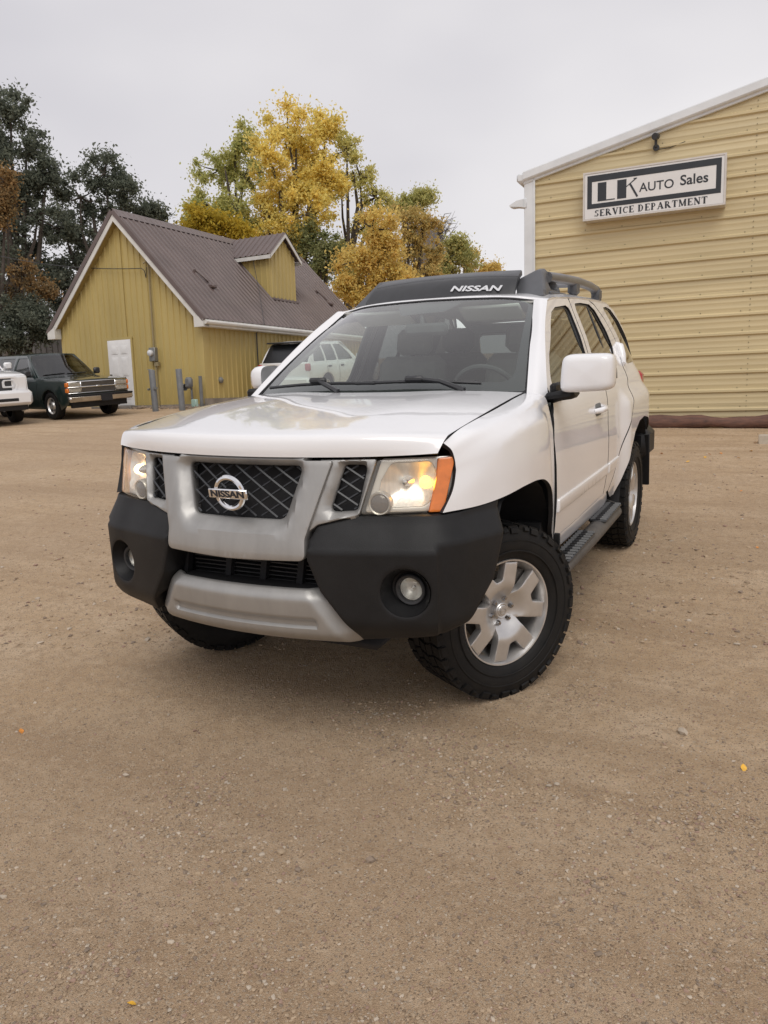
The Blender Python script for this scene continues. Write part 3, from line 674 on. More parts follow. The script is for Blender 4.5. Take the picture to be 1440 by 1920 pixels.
def sidevent(m):
    o = slab('grille_side_panel', fillet([(.345, 1.141), (.546, 1.142), (.501, .950), (.352, .912), (.30, .87)], [0, .008, .008, .02, 0]), front(.006, vent, .022, .03, 1.2), SI, CAR, thick=.04, r=.006, holes=[vent], res=.025, hint=(0, -1, 0), mirror=m)
    vv = [(-a, b) for a, b in vent] if m else vent
    b = mesh_bars('vent_mesh', vv, .035, o, cell=.05)
    backing('vent_backing', [((-1 if m else 1)*a, b_) for a, b_ in ((.36, 1.135), (.53, 1.135), (.50, .95), (.37, .95))], .07, o, MT['shell'])
both(sidevent)
# badge
bd = MB(); bc = np.array([.003, -.862, 1.021]); bn = np.array([0, -1, -.12]); bn /= np.linalg.norm(bn); be = np.array([1., 0, 0]); bu = np.cross(be, bn)*-1
if bu[2] < 0: bu = -bu
V = []; F = []; n_ = 48; m_ = 8
for i in range(n_):
    a = 2*PI*i/n_; d = math.cos(a)*be+math.sin(a)*bu
    for j in range(m_):
        b = 2*PI*j/m_; V.append(bc+d*(.060+.010*math.cos(b))+bn*.010*math.sin(b))
F = [(i*m_+j, ((i+1) % n_)*m_+j, ((i+1) % n_)*m_+(j+1) % m_, i*m_+(j+1) % m_) for i in range(n_) for j in range(m_)]
bd.add(V, F); bd.box(bc+bn*.010, (.178, .016, .038), R=np.stack([be, -bn, bu], 1), bev=.004)
bo = bd.build('badge', MT['chrome'], CAR)
text_obj('badge_lettering', 'NISSAN', .036, MT['letter_dark'], bo, frame(bc+bn*.0185, be, bu, bn), depth=.001, xs=1.28, bold=.0010)
MB().tube([bc+np.array([0, .01, 0]), bc+np.array([0, .06, 0])], .03, 10).build('badge_mount', MT['shell'], bo)
# lower opening: dark radiator with fins
ro = MB()
for k in range(9): ro.box((.02, -.715, .655+k*.017), (.66, .03, .004))
rad = ro.build('radiator_fins', pmat('radiator_fin_metal', (.06, .06, .062), .5, metal=.6, var=.2), CAR, smooth=False)
ro = MB()
for x_ in (-.34, -.12, .05, .22, .36): ro.box((x_, -.735, .72), (.026, .03, .20), R=np.array(Euler((0, .18, 0)).to_matrix()))
ro.box((0, -.77, .630), (.66, .14, .05), bev=.01); ro.box((0, -.66, .72), (.80, .04, .3))
ro.build('radiator_support', MT['shell'], CAR)
# silver lower bumper
def lowf(x, z):
    y = Yf(x, z)-.012+.05*ss(.62, .69, z)**1.5+.03*(1-ss(.44, .50, z))
    e = np.abs(x)-(.365+(.667-z)*.62)            # slanted bevel at the ends
    y = y+.045*ss(-.085, -.045, e)*ss(-.09, .02, e)
    rec = ss(-.006, .006, .335-np.abs(x))*(1-ss(.548, .560, z))*ss(.516, .528, z); y = y+.014*rec
    return np.stack([x, y, z], -1)
slab('lower_bumper', fillet([(-.36, .672), (.36, .672), (.50, .466), (.46, .450), (-.46, .450), (-.50, .466)], [.03, .03, .01, .02, .02, .01]), lowf, SI, CAR, thick=.07, r=.008, res=.009, hint=(0, -1, 0), sharp=50)
# black bumper corners
pl = np.array([(.20, -.868), (.35, -.850), (.5, -.814), (.62, -.779), (.72, -.750), (.79, -.714), (.848, -.642), (.89, -.54), (.930, -.40), (.952, -.30)])
sl = np.concatenate([[0], np.cumsum(np.hypot(*np.diff(pl, axis=0).T))])
def s_of_x(x): return float(np.interp(x, pl[:, 0], sl))
def corf(off=0.0):
    def f(s, z):
        p = spl(sl, pl, s); t = spl(sl, pl, s+1e-3)-spl(sl, pl, s-1e-3); t /= np.linalg.norm(t, axis=-1)[..., None]; n = np.stack([t[..., 1], -t[..., 0]], -1)
        o = -.046*np.clip((z-.845)/.085, 0, 1)-.045*(1-ss(.47, .58, z))**1.5+.013*(1-ss(.824, .840, z))*(1-ss(s_of_x(.77), s_of_x(.785), s))+off
        o = o+.018*ss(s_of_x(.86), s_of_x(.925), s)
        q = p+n*o[..., None]; return np.stack([q[..., 0], q[..., 1], z], -1)
    return f
fogc = (s_of_x(.668), .675)
fogh = [(fogc[0]+.088*math.cos(a), fogc[1]+.088*math.sin(a)) for a in np.linspace(0, 2*PI, 33)[:-1]]
bco = [(.352, .908), (.425, .928), (.505, .944), (.65, .943), (.78, .943), (.858, .944), (.926, .957), (.914, .82), (.901, .68), (.857, .535), (.80, .505), (.72, .494), (.504, .476), (.366, .672), (.322, .79), (.326, .86)]
bco = fillet([(s_of_x(a), b) for a, b in bco], [.02, 0, 0, 0, 0, .03, .005, 0, .02, .03, 0, 0, .01, .02, .02, .02])
def bcorner(m):
    s = -1 if m else 1
    o = slab('bumper_corner', bco, corf(), MT['plastic'], CAR, thick=.09, r=.009, holes=[fogh], res=.0125, hint=(.5, -1, 0), mirror=m)
    c3 = corf()(np.array([fogc[0]]), np.array([fogc[1]]))[0]; e1 = corf()(np.array([fogc[0]+.002]), np.array([fogc[1]]))[0]-c3; e1 /= np.linalg.norm(e1); nrm = np.array([e1[1], -e1[0], 0]); nrm /= np.linalg.norm(nrm)
    if m: c3 = c3*[-1, 1, 1]; nrm = nrm*[-1, 1, 1]
    aim = np.array([s*.05, -1, 0]); aim /= np.linalg.norm(aim)
    r_ = MB(); r_.lathe([(-.004, .089), (-.03, .080), (-.055, .066), (-.075, .060), (-.080, .045)], c3, nrm, 40); r_.build('fog_lamp_recess', MT['plastic'], o)
    q = c3-nrm*.075+np.array([s*.012, 0, -.004])
    f = MB(); f.lathe([(-.02, .058), (.016, .058), (.02, .054), (.018, .046), (.0, .042)], q, aim, 36); f.build('fog_lamp_ring', MT['plastic_smooth'], o)
    f = MB(); f.lathe([(-.03, .004), (-.026, .015), (-.016, .028), (.004, .042)], q, aim, 28); f.lathe([(-.028, .0), (-.01, .010), (.0, .0)], q, aim, 12); f.build('fog_lamp_reflector', MT['reflector'], o)
    f = MB(); f.lathe([(.0, .043), (.010, .036), (.016, .022), (.019, .0)], q, aim, 28); f.build('fog_lamp_glass', MT['foglens'], o)
both(bcorner)
MB().box((0, -.48, .455), (.92, .50, .03), R=np.array(Euler((-.10, 0, 0)).to_matrix())).build('skid_plate', MT['plastic'], CAR)
# headlamps
def hlf(off): return lambda x, z: np.stack([x, Yf(x, z)+off, z], -1)
hl_out = fillet([(.551, 1.139), (.796, 1.140), (.772, .949), (.506, .951)], .012)
bowl_o = fillet([(.585, 1.122), (.715, 1.122), (.732, 1.08), (.728, 1.0), (.705, .968), (.60, .968), (.548, .985), (.556, 1.06)], .03)
def bowlf(x, z):
    P_ = np.stack([x, z], -1); d = sdist([bowl_o], P_); y = Yf(x, z)+.032+1.05*np.minimum(d, .075)*(1-.42*np.minimum(d, .075)/.075); return np.stack([x, y, z], -1)
def headlamp(m):
    s = -1 if m else 1
    h = slab('headlamp', hl_out, hlf(.034), MT['bezel'], CAR, thick=.10, r=.004, holes=[bowl_o], res=.03, hint=(0, -1, 0), mirror=m)
    slab('reflector', bowl_o, bowlf, MT['reflector'], h, thick=0, r=0, res=.008, hint=(0, -1, 0), mirror=m)
    am = fillet([(.742, 1.137), (.796, 1.140), (.773, .949), (.726, .950), (.733, 1.0), (.742, 1.06)], .006)
    slab('amber_marker', am, hlf(.006), MT['amber_pale'] if m else MT['amber'], h, thick=.03, r=.006, res=.02, hint=(0, -1, 0), mirror=m)
    cl = fillet([(.551, 1.139), (.739, 1.139), (.739, 1.06), (.730, 1.0), (.723, .951), (.506, .951)], [.012, 0, 0, 0, 0, .012])
    slab('lens', cl, hlf(0.0), MT['lens'], h, thick=.012, r=.006, res=.03, hint=(0, -1, 0), mirror=m)
    yq = float(Yf(np.array([.57]), np.array([.985]))[0]); q = np.array([s*.562, yq+.018, .984])
    p = MB(); ax_ = np.array([s*.18, -1, 0]); p.lathe([(-.02, .044), (.004, .043), (.010, .039), (.006, .034)], q, ax_, 32); p.build('lamp_ring', MT['bezel'], h)
    p = MB(); p.lathe([(.002, .036), (.010, .028), (.014, .015), (.015, .0)], q, ax_, 28); p.build('round_lamp', MT['darklens'], h)
    yb = float(Yf(np.array([.69]), np.array([1.06]))[0]); p = MB(); c_ = np.array([s*.688, yb+.085, 1.045]); V = []
    p.lathe([(-.024, .0), (-.020, .016), (0, .024), (.022, .024), (.038, .016), (.044, 0)], c_, (0, -1, 0), 16); p.build('turn_signal_bulb', MT['amber_dim'] if m else MT['amber_lit'], h)
    c2 = np.array([s*.63, float(Yf(np.array([.63]), np.array([1.06]))[0])+.07, 1.052]); p = MB(); p.lathe([(-.02, .02), (.01, .018), (.03, .010), (.034, .0)], c2, (0, -1, 0), 16); p.build('bulb_cap', MT['chrome'], h)
MT['bezel'] = pmat('pale_lamp_bezel', (.66, .64, .60), .3, metal=.5, var=.06)
MT['darklens'] = pmat('smoked_round_lens', (.10, .085, .08), .12, coat=.8, var=.15, vscale=40)
both(headlamp)
# ---- mirrors
def mirror(m):
    s = -1 if m else 1; V = []; rows = []
    if not m:
        P_ = [(.925, 1.30), (1.165, 1.308)]
        # housing: rounded box, bulged forward
        g = MB(); prof = []
        nx, nz = 14, 14
        for i in range(nx+1):
            a = -1+2*i/nx
            for j in range(nz+1): pass
        us = np.linspace(0, 2*PI, 41)[:-1]
        def ring(sc, y, sh=0):
            return [(1.045+(.118*sc*np.sign(math.cos(a))*abs(math.cos(a))**.33)*(1.0)+.0, y, 1.381+.082*sc*np.sign(math.sin(a))*abs(math.sin(a))**.36-.012*(1 if math.cos(a) < 0 else 0)*0) for a in us]
        R_ = [ring(.0, .352), ring(.60, .353), ring(.80, .357), ring(.90, .366), ring(.965, .385), ring(1.0, .425), ring(.99, .455), ring(.93, .463)]
        V = [p for r_ in R_ for p in r_]; n_ = 40
        def sk(p):
            x, y, z = p; k = (1.165-x)/.24        # slanted inner end
            return (x+(.0 if k < .5 else -.03*(k-.5)*((1.46-z)/.16-.5)), y+.06*k*0, z-.012*k*(z < 1.38))
        V = [sk(p) for p in V]
        F = [(i*n_+j, i*n_+(j+1) % n_, (i+1)*n_+(j+1) % n_, (i+1)*n_+j) for i in range(len(R_)-1) for j in range(n_)]
        o = mesh('side_mirror', V, F, PT, CAR)
        f = MB(); f.lathe([(0, .09), (.002, 0)], (1.045, .458, 1.381), (0, 1, 0), 24); f.V = [(1.045+(x-1.045)*1.22, y, 1.381+(z-1.381)*.82) for x, y, z in f.V]; f.build('mirror_glass', MT['chrome'], o)
        f = MB(); f.box((.915, .47, 1.275), (.14, .13, .045), R=np.array(Euler((0, -.15, 0)).to_matrix()), bev=.015); f.box((.875, .53, 1.285), (.03, .16, .09), bev=.01); f.build('mirror_foot', MT['plastic'], o)
    else:
        # folded back against the passenger door
        us = np.linspace(0, 2*PI, 33)[:-1]
        def ring(sc, x): return [(x, .735+.112*sc*np.sign(math.cos(a))*abs(math.cos(a))**.55, 1.372+.075*sc*np.sign(math.sin(a))*abs(math.sin(a))**.55) for a in us]
        R_ = [ring(0, -.985), ring(.5, -.982), ring(.8, -.97), ring(.95, -.945), ring(1, -.905), ring(.95, -.885)]
        V = [p for r_ in R_ for p in r_]; n_ = 32
        F = [(i*n_+j, i*n_+(j+1) % n_, (i+1)*n_+(j+1) % n_, (i+1)*n_+j) for i in range(len(R_)-1) for j in range(n_)]
        o = mesh('side_mirror', V, F, PT, CAR)
        f = MB(); f.box((-.89, .60, 1.29), (.08, .14, .06), bev=.015); f.build('mirror_foot', MT['plastic'], o)
both(mirror)
# ---- running boards
def board(m):
    s = -1 if m else 1; b = MB()
    b.tube([(.80, .30, .44), (.87, .36, .43), (.895, .48, .425), (.90, 1.2, .42), (.895, 1.92, .415), (.86, 2.02, .42), (.80, 2.06, .44)], [.045, .052, .056, .056, .056, .052, .045], 14)
    b.V = [(x, y, .425+(z-.425)*.78) for x, y, z in b.V]
    for yy in (.62, 1.2, 1.8): b.tube([(.89, yy, .42), (.62, yy, .50)], .022, 8)
    if m: b.V = [(-x, y, z) for x, y, z in b.V]
    o = b.build('running_board', MT['boardgrey'], CAR)
    for y0, y1 in ((.52, 1.12), (1.42, 1.92)):
        p = MB(); n_ = int((y1-y0)/.047); 
        p.box((s*.895, (y0+y1)/2, .462), (.105, y1-y0, .012), bev=.004)
        for k in range(n_):
            yy = y0+.02+(y1-y0-.04)*k/(n_-1)
            p.tube([(s*.850, yy-.012, .470), (s*.88, yy+.010, .472), (s*.91, yy-.004, .472), (s*.943, yy+.010, .469)], .010, 5)
        p.build('step_pad', MT['plastic_smooth'], o)
MT['boardgrey'] = pmat('running_board_grey', (.075, .070, .066), .55, var=.2, vscale=12, bump=.08, bscale=300)
both(board)

# ---- wheels (local: x is the outward axle)
def tyre_mesh(R=.388, W=.262, ri=.226):
    t = MB(); h = W/2
    prof = [(-h*.72, ri), (-h*.86, ri+.02), (-h*.98, ri+.06), (-h, ri+.085), (-h*.97, ri+.115), (-h*.90, R-.022), (-h*.78, R-.014), (0, R-.011), (h*.78, R-.014), (h*.90, R-.022), (h*.97, ri+.115), (h, ri+.085), (h*.98, ri+.06), (h*.90, ri+.028), (h*.87, ri+.022), (h*.80, ri+.012), (h*.72, ri)]
    t.lathe(prof, (0, 0, 0), (1, 0, 0), 72)
    nb = 40
    def blk(x0, x1, a0, a1, r0, r1, sk=0):
        V = []
        for r_ in (r0, r1):
            for x_, da in ((x0, 0), (x1, sk)):
                for a in (a0+da, a1+da):
                    sh = .0025 if r_ == r1 else 0
                    V.append((x_, r_*math.cos(a), r_*math.sin(a)))
        t.add(V, [(0, 1, 3, 2), (4, 6, 7, 5), (0, 4, 5, 1), (2, 3, 7, 6), (0, 2, 6, 4), (1, 5, 7, 3)])
    da = 2*PI/nb
    for k in range(nb):
        a = k*da
        for sg in (-1, 1):
            o = 0 if sg > 0 else da*.5
            blk(sg*h*.55, sg*h*.90, a+o+da*.06, a+o+da*.86, R-.022, R-.0015, da*.12)
            # shoulder lug running down the sidewall
            w_ = .86 if k % 2 else .55; dn = .032 if k % 2 else .022
            V = []
            for aa in (a+o+da*.12, a+o+da*w_):
                for (x_, r_) in ((h*.86, R-.004), (h*.955, R-.012), (h*1.0, R-dn), (h*.95, R-dn-.004), (h*.86, R-.03)):
                    V.append((sg*x_, r_*math.cos(aa), r_*math.sin(aa)))
            t.add(V, [(0, 1, 2, 3, 4), (9, 8, 7, 6, 5)]+[(i, (i+1) % 5, (i+1) % 5+5, i+5) for i in range(5)])
            blk(sg*h*.17, sg*h*.49, a+o+da*.3, a+o+da*1.1, R-.02, R, -da*.25*sg)
        blk(-h*.11, h*.11, a+da*.1, a+da*.8, R-.02, R, da*.2)
    # raised bands on the outer sidewall
    for rr in (ri+.052, ri+.098):
        t.lathe([(h*.985, rr-.004), (h*1.012, rr-.002), (h*1.012, rr+.002), (h*.985, rr+.004)], (0, 0, 0), (1, 0, 0), 72)
    return t
def rim_mesh():
    t = MB(); f0 = .108
    t.lathe([(f0-.004, .238), (f0+.002, .236), (f0+.001, .230), (f0-.012, .224), (f0-.03, .214), (f0-.06, .208), (-.09, .205), (-.12, .224)], (0, 0, 0), (1, 0, 0), 72)
    t.lathe([(f0-.052, .0), (f0-.052, .075), (f0-.085, .085), (f0-.11, .08)], (0, 0, 0), (1, 0, 0), 36)
    return t
yo = []
a_ = math.radians(22.5); ew = .037
e_ = np.array([math.sin(a_), math.cos(a_)])*.222; t_ = np.array([math.cos(a_), -math.sin(a_)])
yo = [(-.052, .030), (-.066, .085), tuple(np.array([-e_[0], e_[1]])-np.array([t_[0], -t_[1]])*ew), tuple(np.array([-e_[0], e_[1]])+np.array([t_[0], -t_[1]])*ew*.9), (-.028, .170), (-.016, .150), (.016, .150), (.028, .170),
      tuple(e_-t_*ew*.9), tuple(e_+t_*ew), (.066, .085), (.052, .030)]
def spokef(ang):
    c, s = math.cos(ang), math.sin(ang)
    def f(u, v):
        r_ = np.hypot(u, v); d = .108+spl([.02, .05, .085, .11, .17, .22, .26], [-.052, -.048, -.026, -.010, -.006, -.008, -.01], r_)
        return np.stack([d, u*c-v*s, u*s+v*c], -1)
    return f
def make_wheel(name):
    w = MB(); w.lathe([(-.02, .06), (.0, .16), (.02, .165), (.025, .06)], (0, 0, 0), (1, 0, 0), 40); w.lathe([(-.12, .05), (.05, .05)], (0, 0, 0), (1, 0, 0), 16); w.box((.01, .12, .10), (.09, .10, .16), bev=.02)
    root = w.build(name, MT['brake'], CAR)
    tyre_mesh().build('tyre', MT['rubber'], root, sharp=30)
    rim_mesh().build('rim', MT['alloy'], root)
    for k in range(4): slab('spoke', fillet(yo, [0, .03, .004, .004, .01, .012, .012, .01, .004, .004, .03, 0]), spokef(math.radians(PHASE)+k*PI/2), MT['alloy'], root, thick=.035, r=.004, res=.012, hint=(1, 0, 0))
    c = MB(); c.lathe([(.05, .036), (.072, .036), (.076, .032), (.074, .026), (.078, .022), (.078, 0)], (0, 0, 0), (1, 0, 0), 36); c.box((.079, 0, 0), (.003, .036, .009)); 
    V = [];  c.lathe([(.077, .0175), (.0805, .0165), (.0805, .013), (.077, .012)], (0, 0, 0), (1, 0, 0), 30); c.build('centre_cap', MT['alloy'], root)
    for k in range(6):
        a = math.radians(12)+k*PI/3; p = (.052, .056*math.cos(a), .056*math.sin(a))
        MB().lathe([(0, .011), (.022, .011), (.027, .007), (.028, 0)], p, (1, 0, 0), 6).lathe([(.0035, .0155), (.0038, 0)], p, (1, 0, 0), 14).build('lug_nut', MT['lug'], root)
    return root
MT['lug'] = pmat('dark_chrome_lug', (.35, .35, .36), .2, metal=1.0, var=.1)
PHASE = 14.0
STEER = math.radians(31)
w0 = make_wheel('wheel')
def place(w, loc, rz, spin=0, flip=False):
    # outward axle is local x; flip for the passenger side
    w.matrix_basis = Matrix.Translation(loc) @ Matrix.Rotation(rz+(PI if flip else 0), 4, 'Z') @ Matrix.Rotation(spin, 4, 'X')
place(w0, (.82-.108*math.cos(STEER), -.074+.108*math.sin(STEER), .384), -STEER, 0)
w1 = copy_tree(w0, CAR); place(w1, (.782, 2.70, .384), 0, .5)
w2 = copy_tree(w0, CAR); place(w2, (-.765, 0, .384), -STEER, .9, True)
w3 = copy_tree(w0, CAR); place(w3, (-.782, 2.70, .384), 0, .2, True)
ax = MB(); ax.tube([(-.7, 2.7, .384), (.7, 2.7, .384)], .05, 10); ax.lathe([(-.12, .06), (-.08, .13), (.08, .13), (.12, .06)], (.05, 2.7, .384), (1, 0, 0), 16); ax.tube([(-.72, 0, .36), (.72, 0, .36)], .03, 8); ax.tube([(.3, .6, .48), (.32, 1.6, .46), (.4, 3.3, .5)], .035, 8)
ax.build('axles', MT['shell'], CAR)
# ================================================================== the lot
def ground_material():
    m = bpy.data.materials.new('gravel_lot'); m.use_nodes = True; t = m.node_tree; b = t.nodes['Principled BSDF']; n = t.nodes.new; l = t.links.new
    tc = n('ShaderNodeTexCoord'); P_ = tc.outputs['Object']
    def noise(scale, det=6, rough=.6, src=P_):
        k = n('ShaderNodeTexNoise'); k.inputs['Scale'].default_value = scale; k.inputs['Detail'].default_value = det; k.inputs['Roughness'].default_value = rough; l(src, k.inputs[0]); return k.outputs[0]
    def ramp(src, a, b_, ca=(0, 0, 0, 1), cb=(1, 1, 1, 1)):
        r = n('ShaderNodeValToRGB'); r.color_ramp.elements[0].position = a; r.color_ramp.elements[1].position = b_; r.color_ramp.elements[0].color = ca; r.color_ramp.elements[1].color = cb; l(src, r.inputs[0]); return r.outputs[0]
    def mix(f, a, b_, mode='MIX'):
        k = n('ShaderNodeMix'); k.data_type = 'RGBA'; k.blend_type = mode
        for i, s in ((0, f), (6, a), (7, b_)):
            if isinstance(s, (int, float)): k.inputs[i].default_value = s
            elif isinstance(s, tuple): k.inputs[i].default_value = s
            else: l(s, k.inputs[i])
        return k.outputs[2]
    base = mix(ramp(noise(.55, 5), .35, .68), (.50, .350, .212, 1), (.59, .430, .272, 1))
    base = mix(ramp(noise(2.3, 7, .65), .42, .66), base, (.63, .478, .325, 1))
    base = mix(ramp(noise(7, 6, .7), .55, .80), base, (.43, .295, .18, 1))
    mpn = n('ShaderNodeMapping'); mpn.inputs['Rotation'].default_value = (0, 0, .5); mpn.inputs['Scale'].default_value = (.32, 2.6, 1); l(P_, mpn.inputs[0])
    base = mix(ramp(noise(1.0, 5, .55, mpn.outputs[0]), .50, .66), base, (.43, .298, .18, 1))
    base = mix(ramp(noise(.24, 3, .5), .50, .62), base, mix(.5, base, (.40, .28, .18, 1)))
    base = mix(ramp(noise(16, 7, .72), .47, .70), base, (.36, .245, .15, 1))
    base = mix(ramp(noise(23, 7, .72), .56, .72), base, (.66, .51, .36, 1))
    # compacted pale patches with dark pits
    vo = n('ShaderNodeTexVoronoi'); vo.inputs['Scale'].default_value = 95; l(P_, vo.inputs[0])
    pits = ramp(vo.outputs['Distance'], .10, .30, (1, 1, 1, 1), (0, 0, 0, 1))
    pm = n('ShaderNodeMath'); pm.operation = 'MULTIPLY'; l(pits, pm.inputs[0]); l(ramp(noise(1.1, 4), .45, .6), pm.inputs[1])
    pm2 = n('ShaderNodeMath'); pm2.operation = 'MULTIPLY'; pm2.inputs[1].default_value = .38; l(pm.outputs[0], pm2.inputs[0])
    base = mix(pm2.outputs[0], base, (.19, .135, .09, 1))
    gr = n('ShaderNodeTexVoronoi'); gr.inputs['Scale'].default_value = 210; l(P_, gr.inputs[0])
    gcol = n('ShaderNodeSeparateColor'); l(gr.outputs['Color'], gcol.inputs[0])
    base = mix(ramp(gcol.outputs[0], .86, .90), base, (.47, .38, .28, 1))
    base = mix(ramp(gcol.outputs[1], .90, .94), base, (.22, .155, .105, 1))
    base = mix(ramp(noise(120, 5, .75), .38, .66), mix(.85, (.28, .185, .11, 1), base), mix(.80, (.62, .48, .34, 1), base))
    l(base, b.inputs['Base Color']); b.inputs['Roughness'].default_value = .92; b.inputs['Specular IOR Level'].default_value = .25
    # relief
    h1 = noise(34, 9, .75); h2 = noise(190, 5, .7)
    ad = n('ShaderNodeMath'); ad.operation = 'MULTIPLY_ADD'; ad.inputs[1].default_value = .45; l(h2, ad.inputs[0]); l(h1, ad.inputs[2])
    ad2 = n('ShaderNodeMath'); ad2.operation = 'MULTIPLY_ADD'; ad2.inputs[1].default_value = -.35; l(gr.outputs['Distance'], ad2.inputs[0]); l(ad.outputs[0], ad2.inputs[2])
    bp = n('ShaderNodeBump'); bp.inputs['Strength'].default_value = 1.0; bp.inputs['Distance'].default_value = .012; l(ad2.outputs[0], bp.inputs['Height']); l(bp.outputs[0], b.inputs['Normal'])
    return m
def gaxis(lo, hi, c, fine, rng_):
    a = [c]; st = fine
    while a[-1] < hi: a.append(a[-1]+st); st *= 1.0 if a[-1]-c < rng_ else 1.14
    b = [c]; st = fine
    while b[-1] > lo: b.append(b[-1]-st); st *= 1.0 if c-b[-1] < rng_ else 1.14
    return np.array(sorted(set(b[1:]+a)))
gx = gaxis(-220, 220, .6, .09, 5.0); gy = gaxis(-120, 330, .2, .09, 5.0)
X, Y = np.meshgrid(gx, gy); fade = np.clip(1-np.hypot(X, Y)/60, 0, 1)
farz = np.minimum(gz0(X, Y), 6.0)
Z = farz+(und(X, Y)-.010)*fade
nx_ = len(gx); idx = np.arange(len(gx)*len(gy)).reshape(len(gy), nx_)
Fq = np.stack([idx[:-1, :-1], idx[:-1, 1:], idx[1:, 1:], idx[1:, :-1]], -1).reshape(-1, 4)
def fast_mesh(name, V, F, mats, parent=None, smooth=False, midx=None, cols=None):
    me = bpy.data.meshes.new(name); V = np.asarray(V, np.float32); F = np.asarray(F, np.int32); k = F.shape[1]
    me.vertices.add(len(V)); me.vertices.foreach_set('co', V.ravel()); me.loops.add(F.size); me.loops.foreach_set('vertex_index', F.ravel())
    me.polygons.add(len(F)); me.polygons.foreach_set('loop_start', np.arange(0, F.size, k, dtype=np.int32)); me.polygons.foreach_set('loop_total', np.full(len(F), k, np.int32))
    me.polygons.foreach_set('use_smooth', np.full(len(F), smooth, bool))
    for m in mats: me.materials.append(m)
    if midx is not None: me.polygons.foreach_set('material_index', np.asarray(midx, np.int32))
    if cols is not None:
        ca = me.color_attributes.new('tint', 'FLOAT_COLOR', 'CORNER'); ca.data.foreach_set('color', np.repeat(np.asarray(cols, np.float32), k, 0).ravel())
    me.update(calc_edges=True); me.validate()
    o = bpy.data.objects.new(name, me); COL.objects.link(o)
    if parent: o.parent = parent
    return o
GM = ground_material()
struct(fast_mesh('ground', np.stack([X, Y, Z], -1).reshape(-1, 3), Fq, [GM], smooth=True))

# ---- loose stones
PB = [pmat('pebble_tan', (.36, .27, .18), .9, var=.2, vscale=20), pmat('pebble_pale', (.44, .37, .29), .85, var=.15, vscale=20), pmat('pebble_dark', (.23, .175, .13), .85, var=.25, vscale=20), pmat('pebble_red', (.30, .20, .15), .9, var=.2, vscale=20)]
ico = np.array([(0, 0, 1)]+[(.894*math.cos(a), .894*math.sin(a), .447) for a in np.arange(5)*2*PI/5]+[(.894*math.cos(a), .894*math.sin(a), -.447) for a in np.arange(5)*2*PI/5+PI/5]+[(0, 0, -1)])
icf = np.array([(0, i+1, (i+1) % 5+1) for i in range(5)]+[(i+1, i+6, (i+1) % 5+1) for i in range(5)]+[((i+1) % 5+1, i+6, (i+1) % 5+6) for i in range(5)]+[(11, (i+1) % 5+6, i+6) for i in range(5)])
def pixel_ground(u, v):
    d = np.array([(u-720)/1450, -(v-960)/1450, 1.0]) @ R_WORLD; t = ((P0-CP)@NG)/(d@NG); return CP+d*t
def stone_field():
    C_ = []; S_ = []
    def put(u, v, s): C_.append(pixel_ground(u, v)[:2]); S_.append(s)
    for k in range(17000):          # thin scatter over the whole near lot
        v = 1920-(1920-800)*rng.random()**1.15; u = -60+1560*rng.random(); put(u, v, .0018+.0042*rng.random()**3+.004*(rng.random() > .985))
    for k in range(5200):           # coarser stones further back
        v = 790+420*rng.random()**1.3; u = -60+1560*rng.random(); put(u, v, .004+.011*rng.random()**2.6)
    for (u, v, ru, rv, n_) in ((720, 1345, 70, 26, 420), (770, 1400, 120, 30, 420), (880, 1440, 80, 45, 420), (900, 1500, 170, 45, 480), (390, 1470, 60, 40, 330), (330, 1545, 110, 50, 330), (1290, 1530, 130, 50, 560), (1350, 1600, 110, 70, 350), (1090, 1300, 50, 22, 160), (1110, 1660, 60, 40, 150), (180, 1810, 90, 30, 200), (430, 1580, 160, 60, 320), (1330, 880, 120, 40, 160), (850, 1385, 140, 70, 250)):
        for k in range(n_): put(u+ru*rng.normal()*.7, v+rv*rng.normal()*.7, .002+.0055*rng.random()**2.2)
    C_ = np.array(C_); S_ = np.array(S_); n_ = len(C_)
    V = ico[None]*(1+.28*rng.normal(size=(n_, 12, 1)))*S_[:, None, None]*np.stack([.8+.5*rng.random(n_), .8+.5*rng.random(n_), .5+.3*rng.random(n_)], -1)[:, None]
    an = rng.random(n_)*2*PI; c, s = np.cos(an)[:, None], np.sin(an)[:, None]
    V = np.stack([V[..., 0]*c-V[..., 1]*s, V[..., 0]*s+V[..., 1]*c, V[..., 2]], -1)
    z = gz(C_[:, 0], C_[:, 1])+S_*.18
    V = V+np.concatenate([C_, z[:, None]], 1)[:, None]
    F = (icf[None]+12*np.arange(n_)[:, None, None]).reshape(-1, 3); mi = np.repeat(rng.choice(4, n_, p=[.55, .15, .16, .14]), 20)
    o = fast_mesh('gravel_stones', V.reshape(-1, 3), F, PB, smooth=False, midx=mi); stuff(o); o['label'] = 'loose gravel stones scattered over the brown lot'
stone_field()
def rock(name, u, v, size, mat, label, seed):
    r_ = np.random.default_rng(seed); p = pixel_ground(u, v); V = ico*(1+.22*r_.normal(size=(12, 1)))*size*np.array([1.1, .9, .62]); o = mesh(name, V, icf, mat, None, True, 25)
    o.location = (p[0], p[1], gz(p[0], p[1])+size*.25); o.rotation_euler = (0, 0, r_.random()*6); tag(o, label, 'stone')
rock('stone', 694, 1607, .017, PB[2], 'brown lump of stone near the middle of the lot foreground', 3)
rock('stone', 529, 1590, .016, PB[0], 'flat tan stone on bare gravel left of the brown lump', 4)
rock('stone', 557, 1622, .012, PB[2], 'small dark stone just below the flat tan stone', 5)
rock('stone', 1281, 1374, .022, PB[1], 'pale rounded stone on the gravel right of the front tyre', 6)
rock('stone', 890, 1432, .015, PB[0], 'tan stone at the edge of the loose gravel below the tyre', 8)
rock('stone', 237, 1447, .014, PB[1], 'pale flat stone on the gravel at lower left', 9)

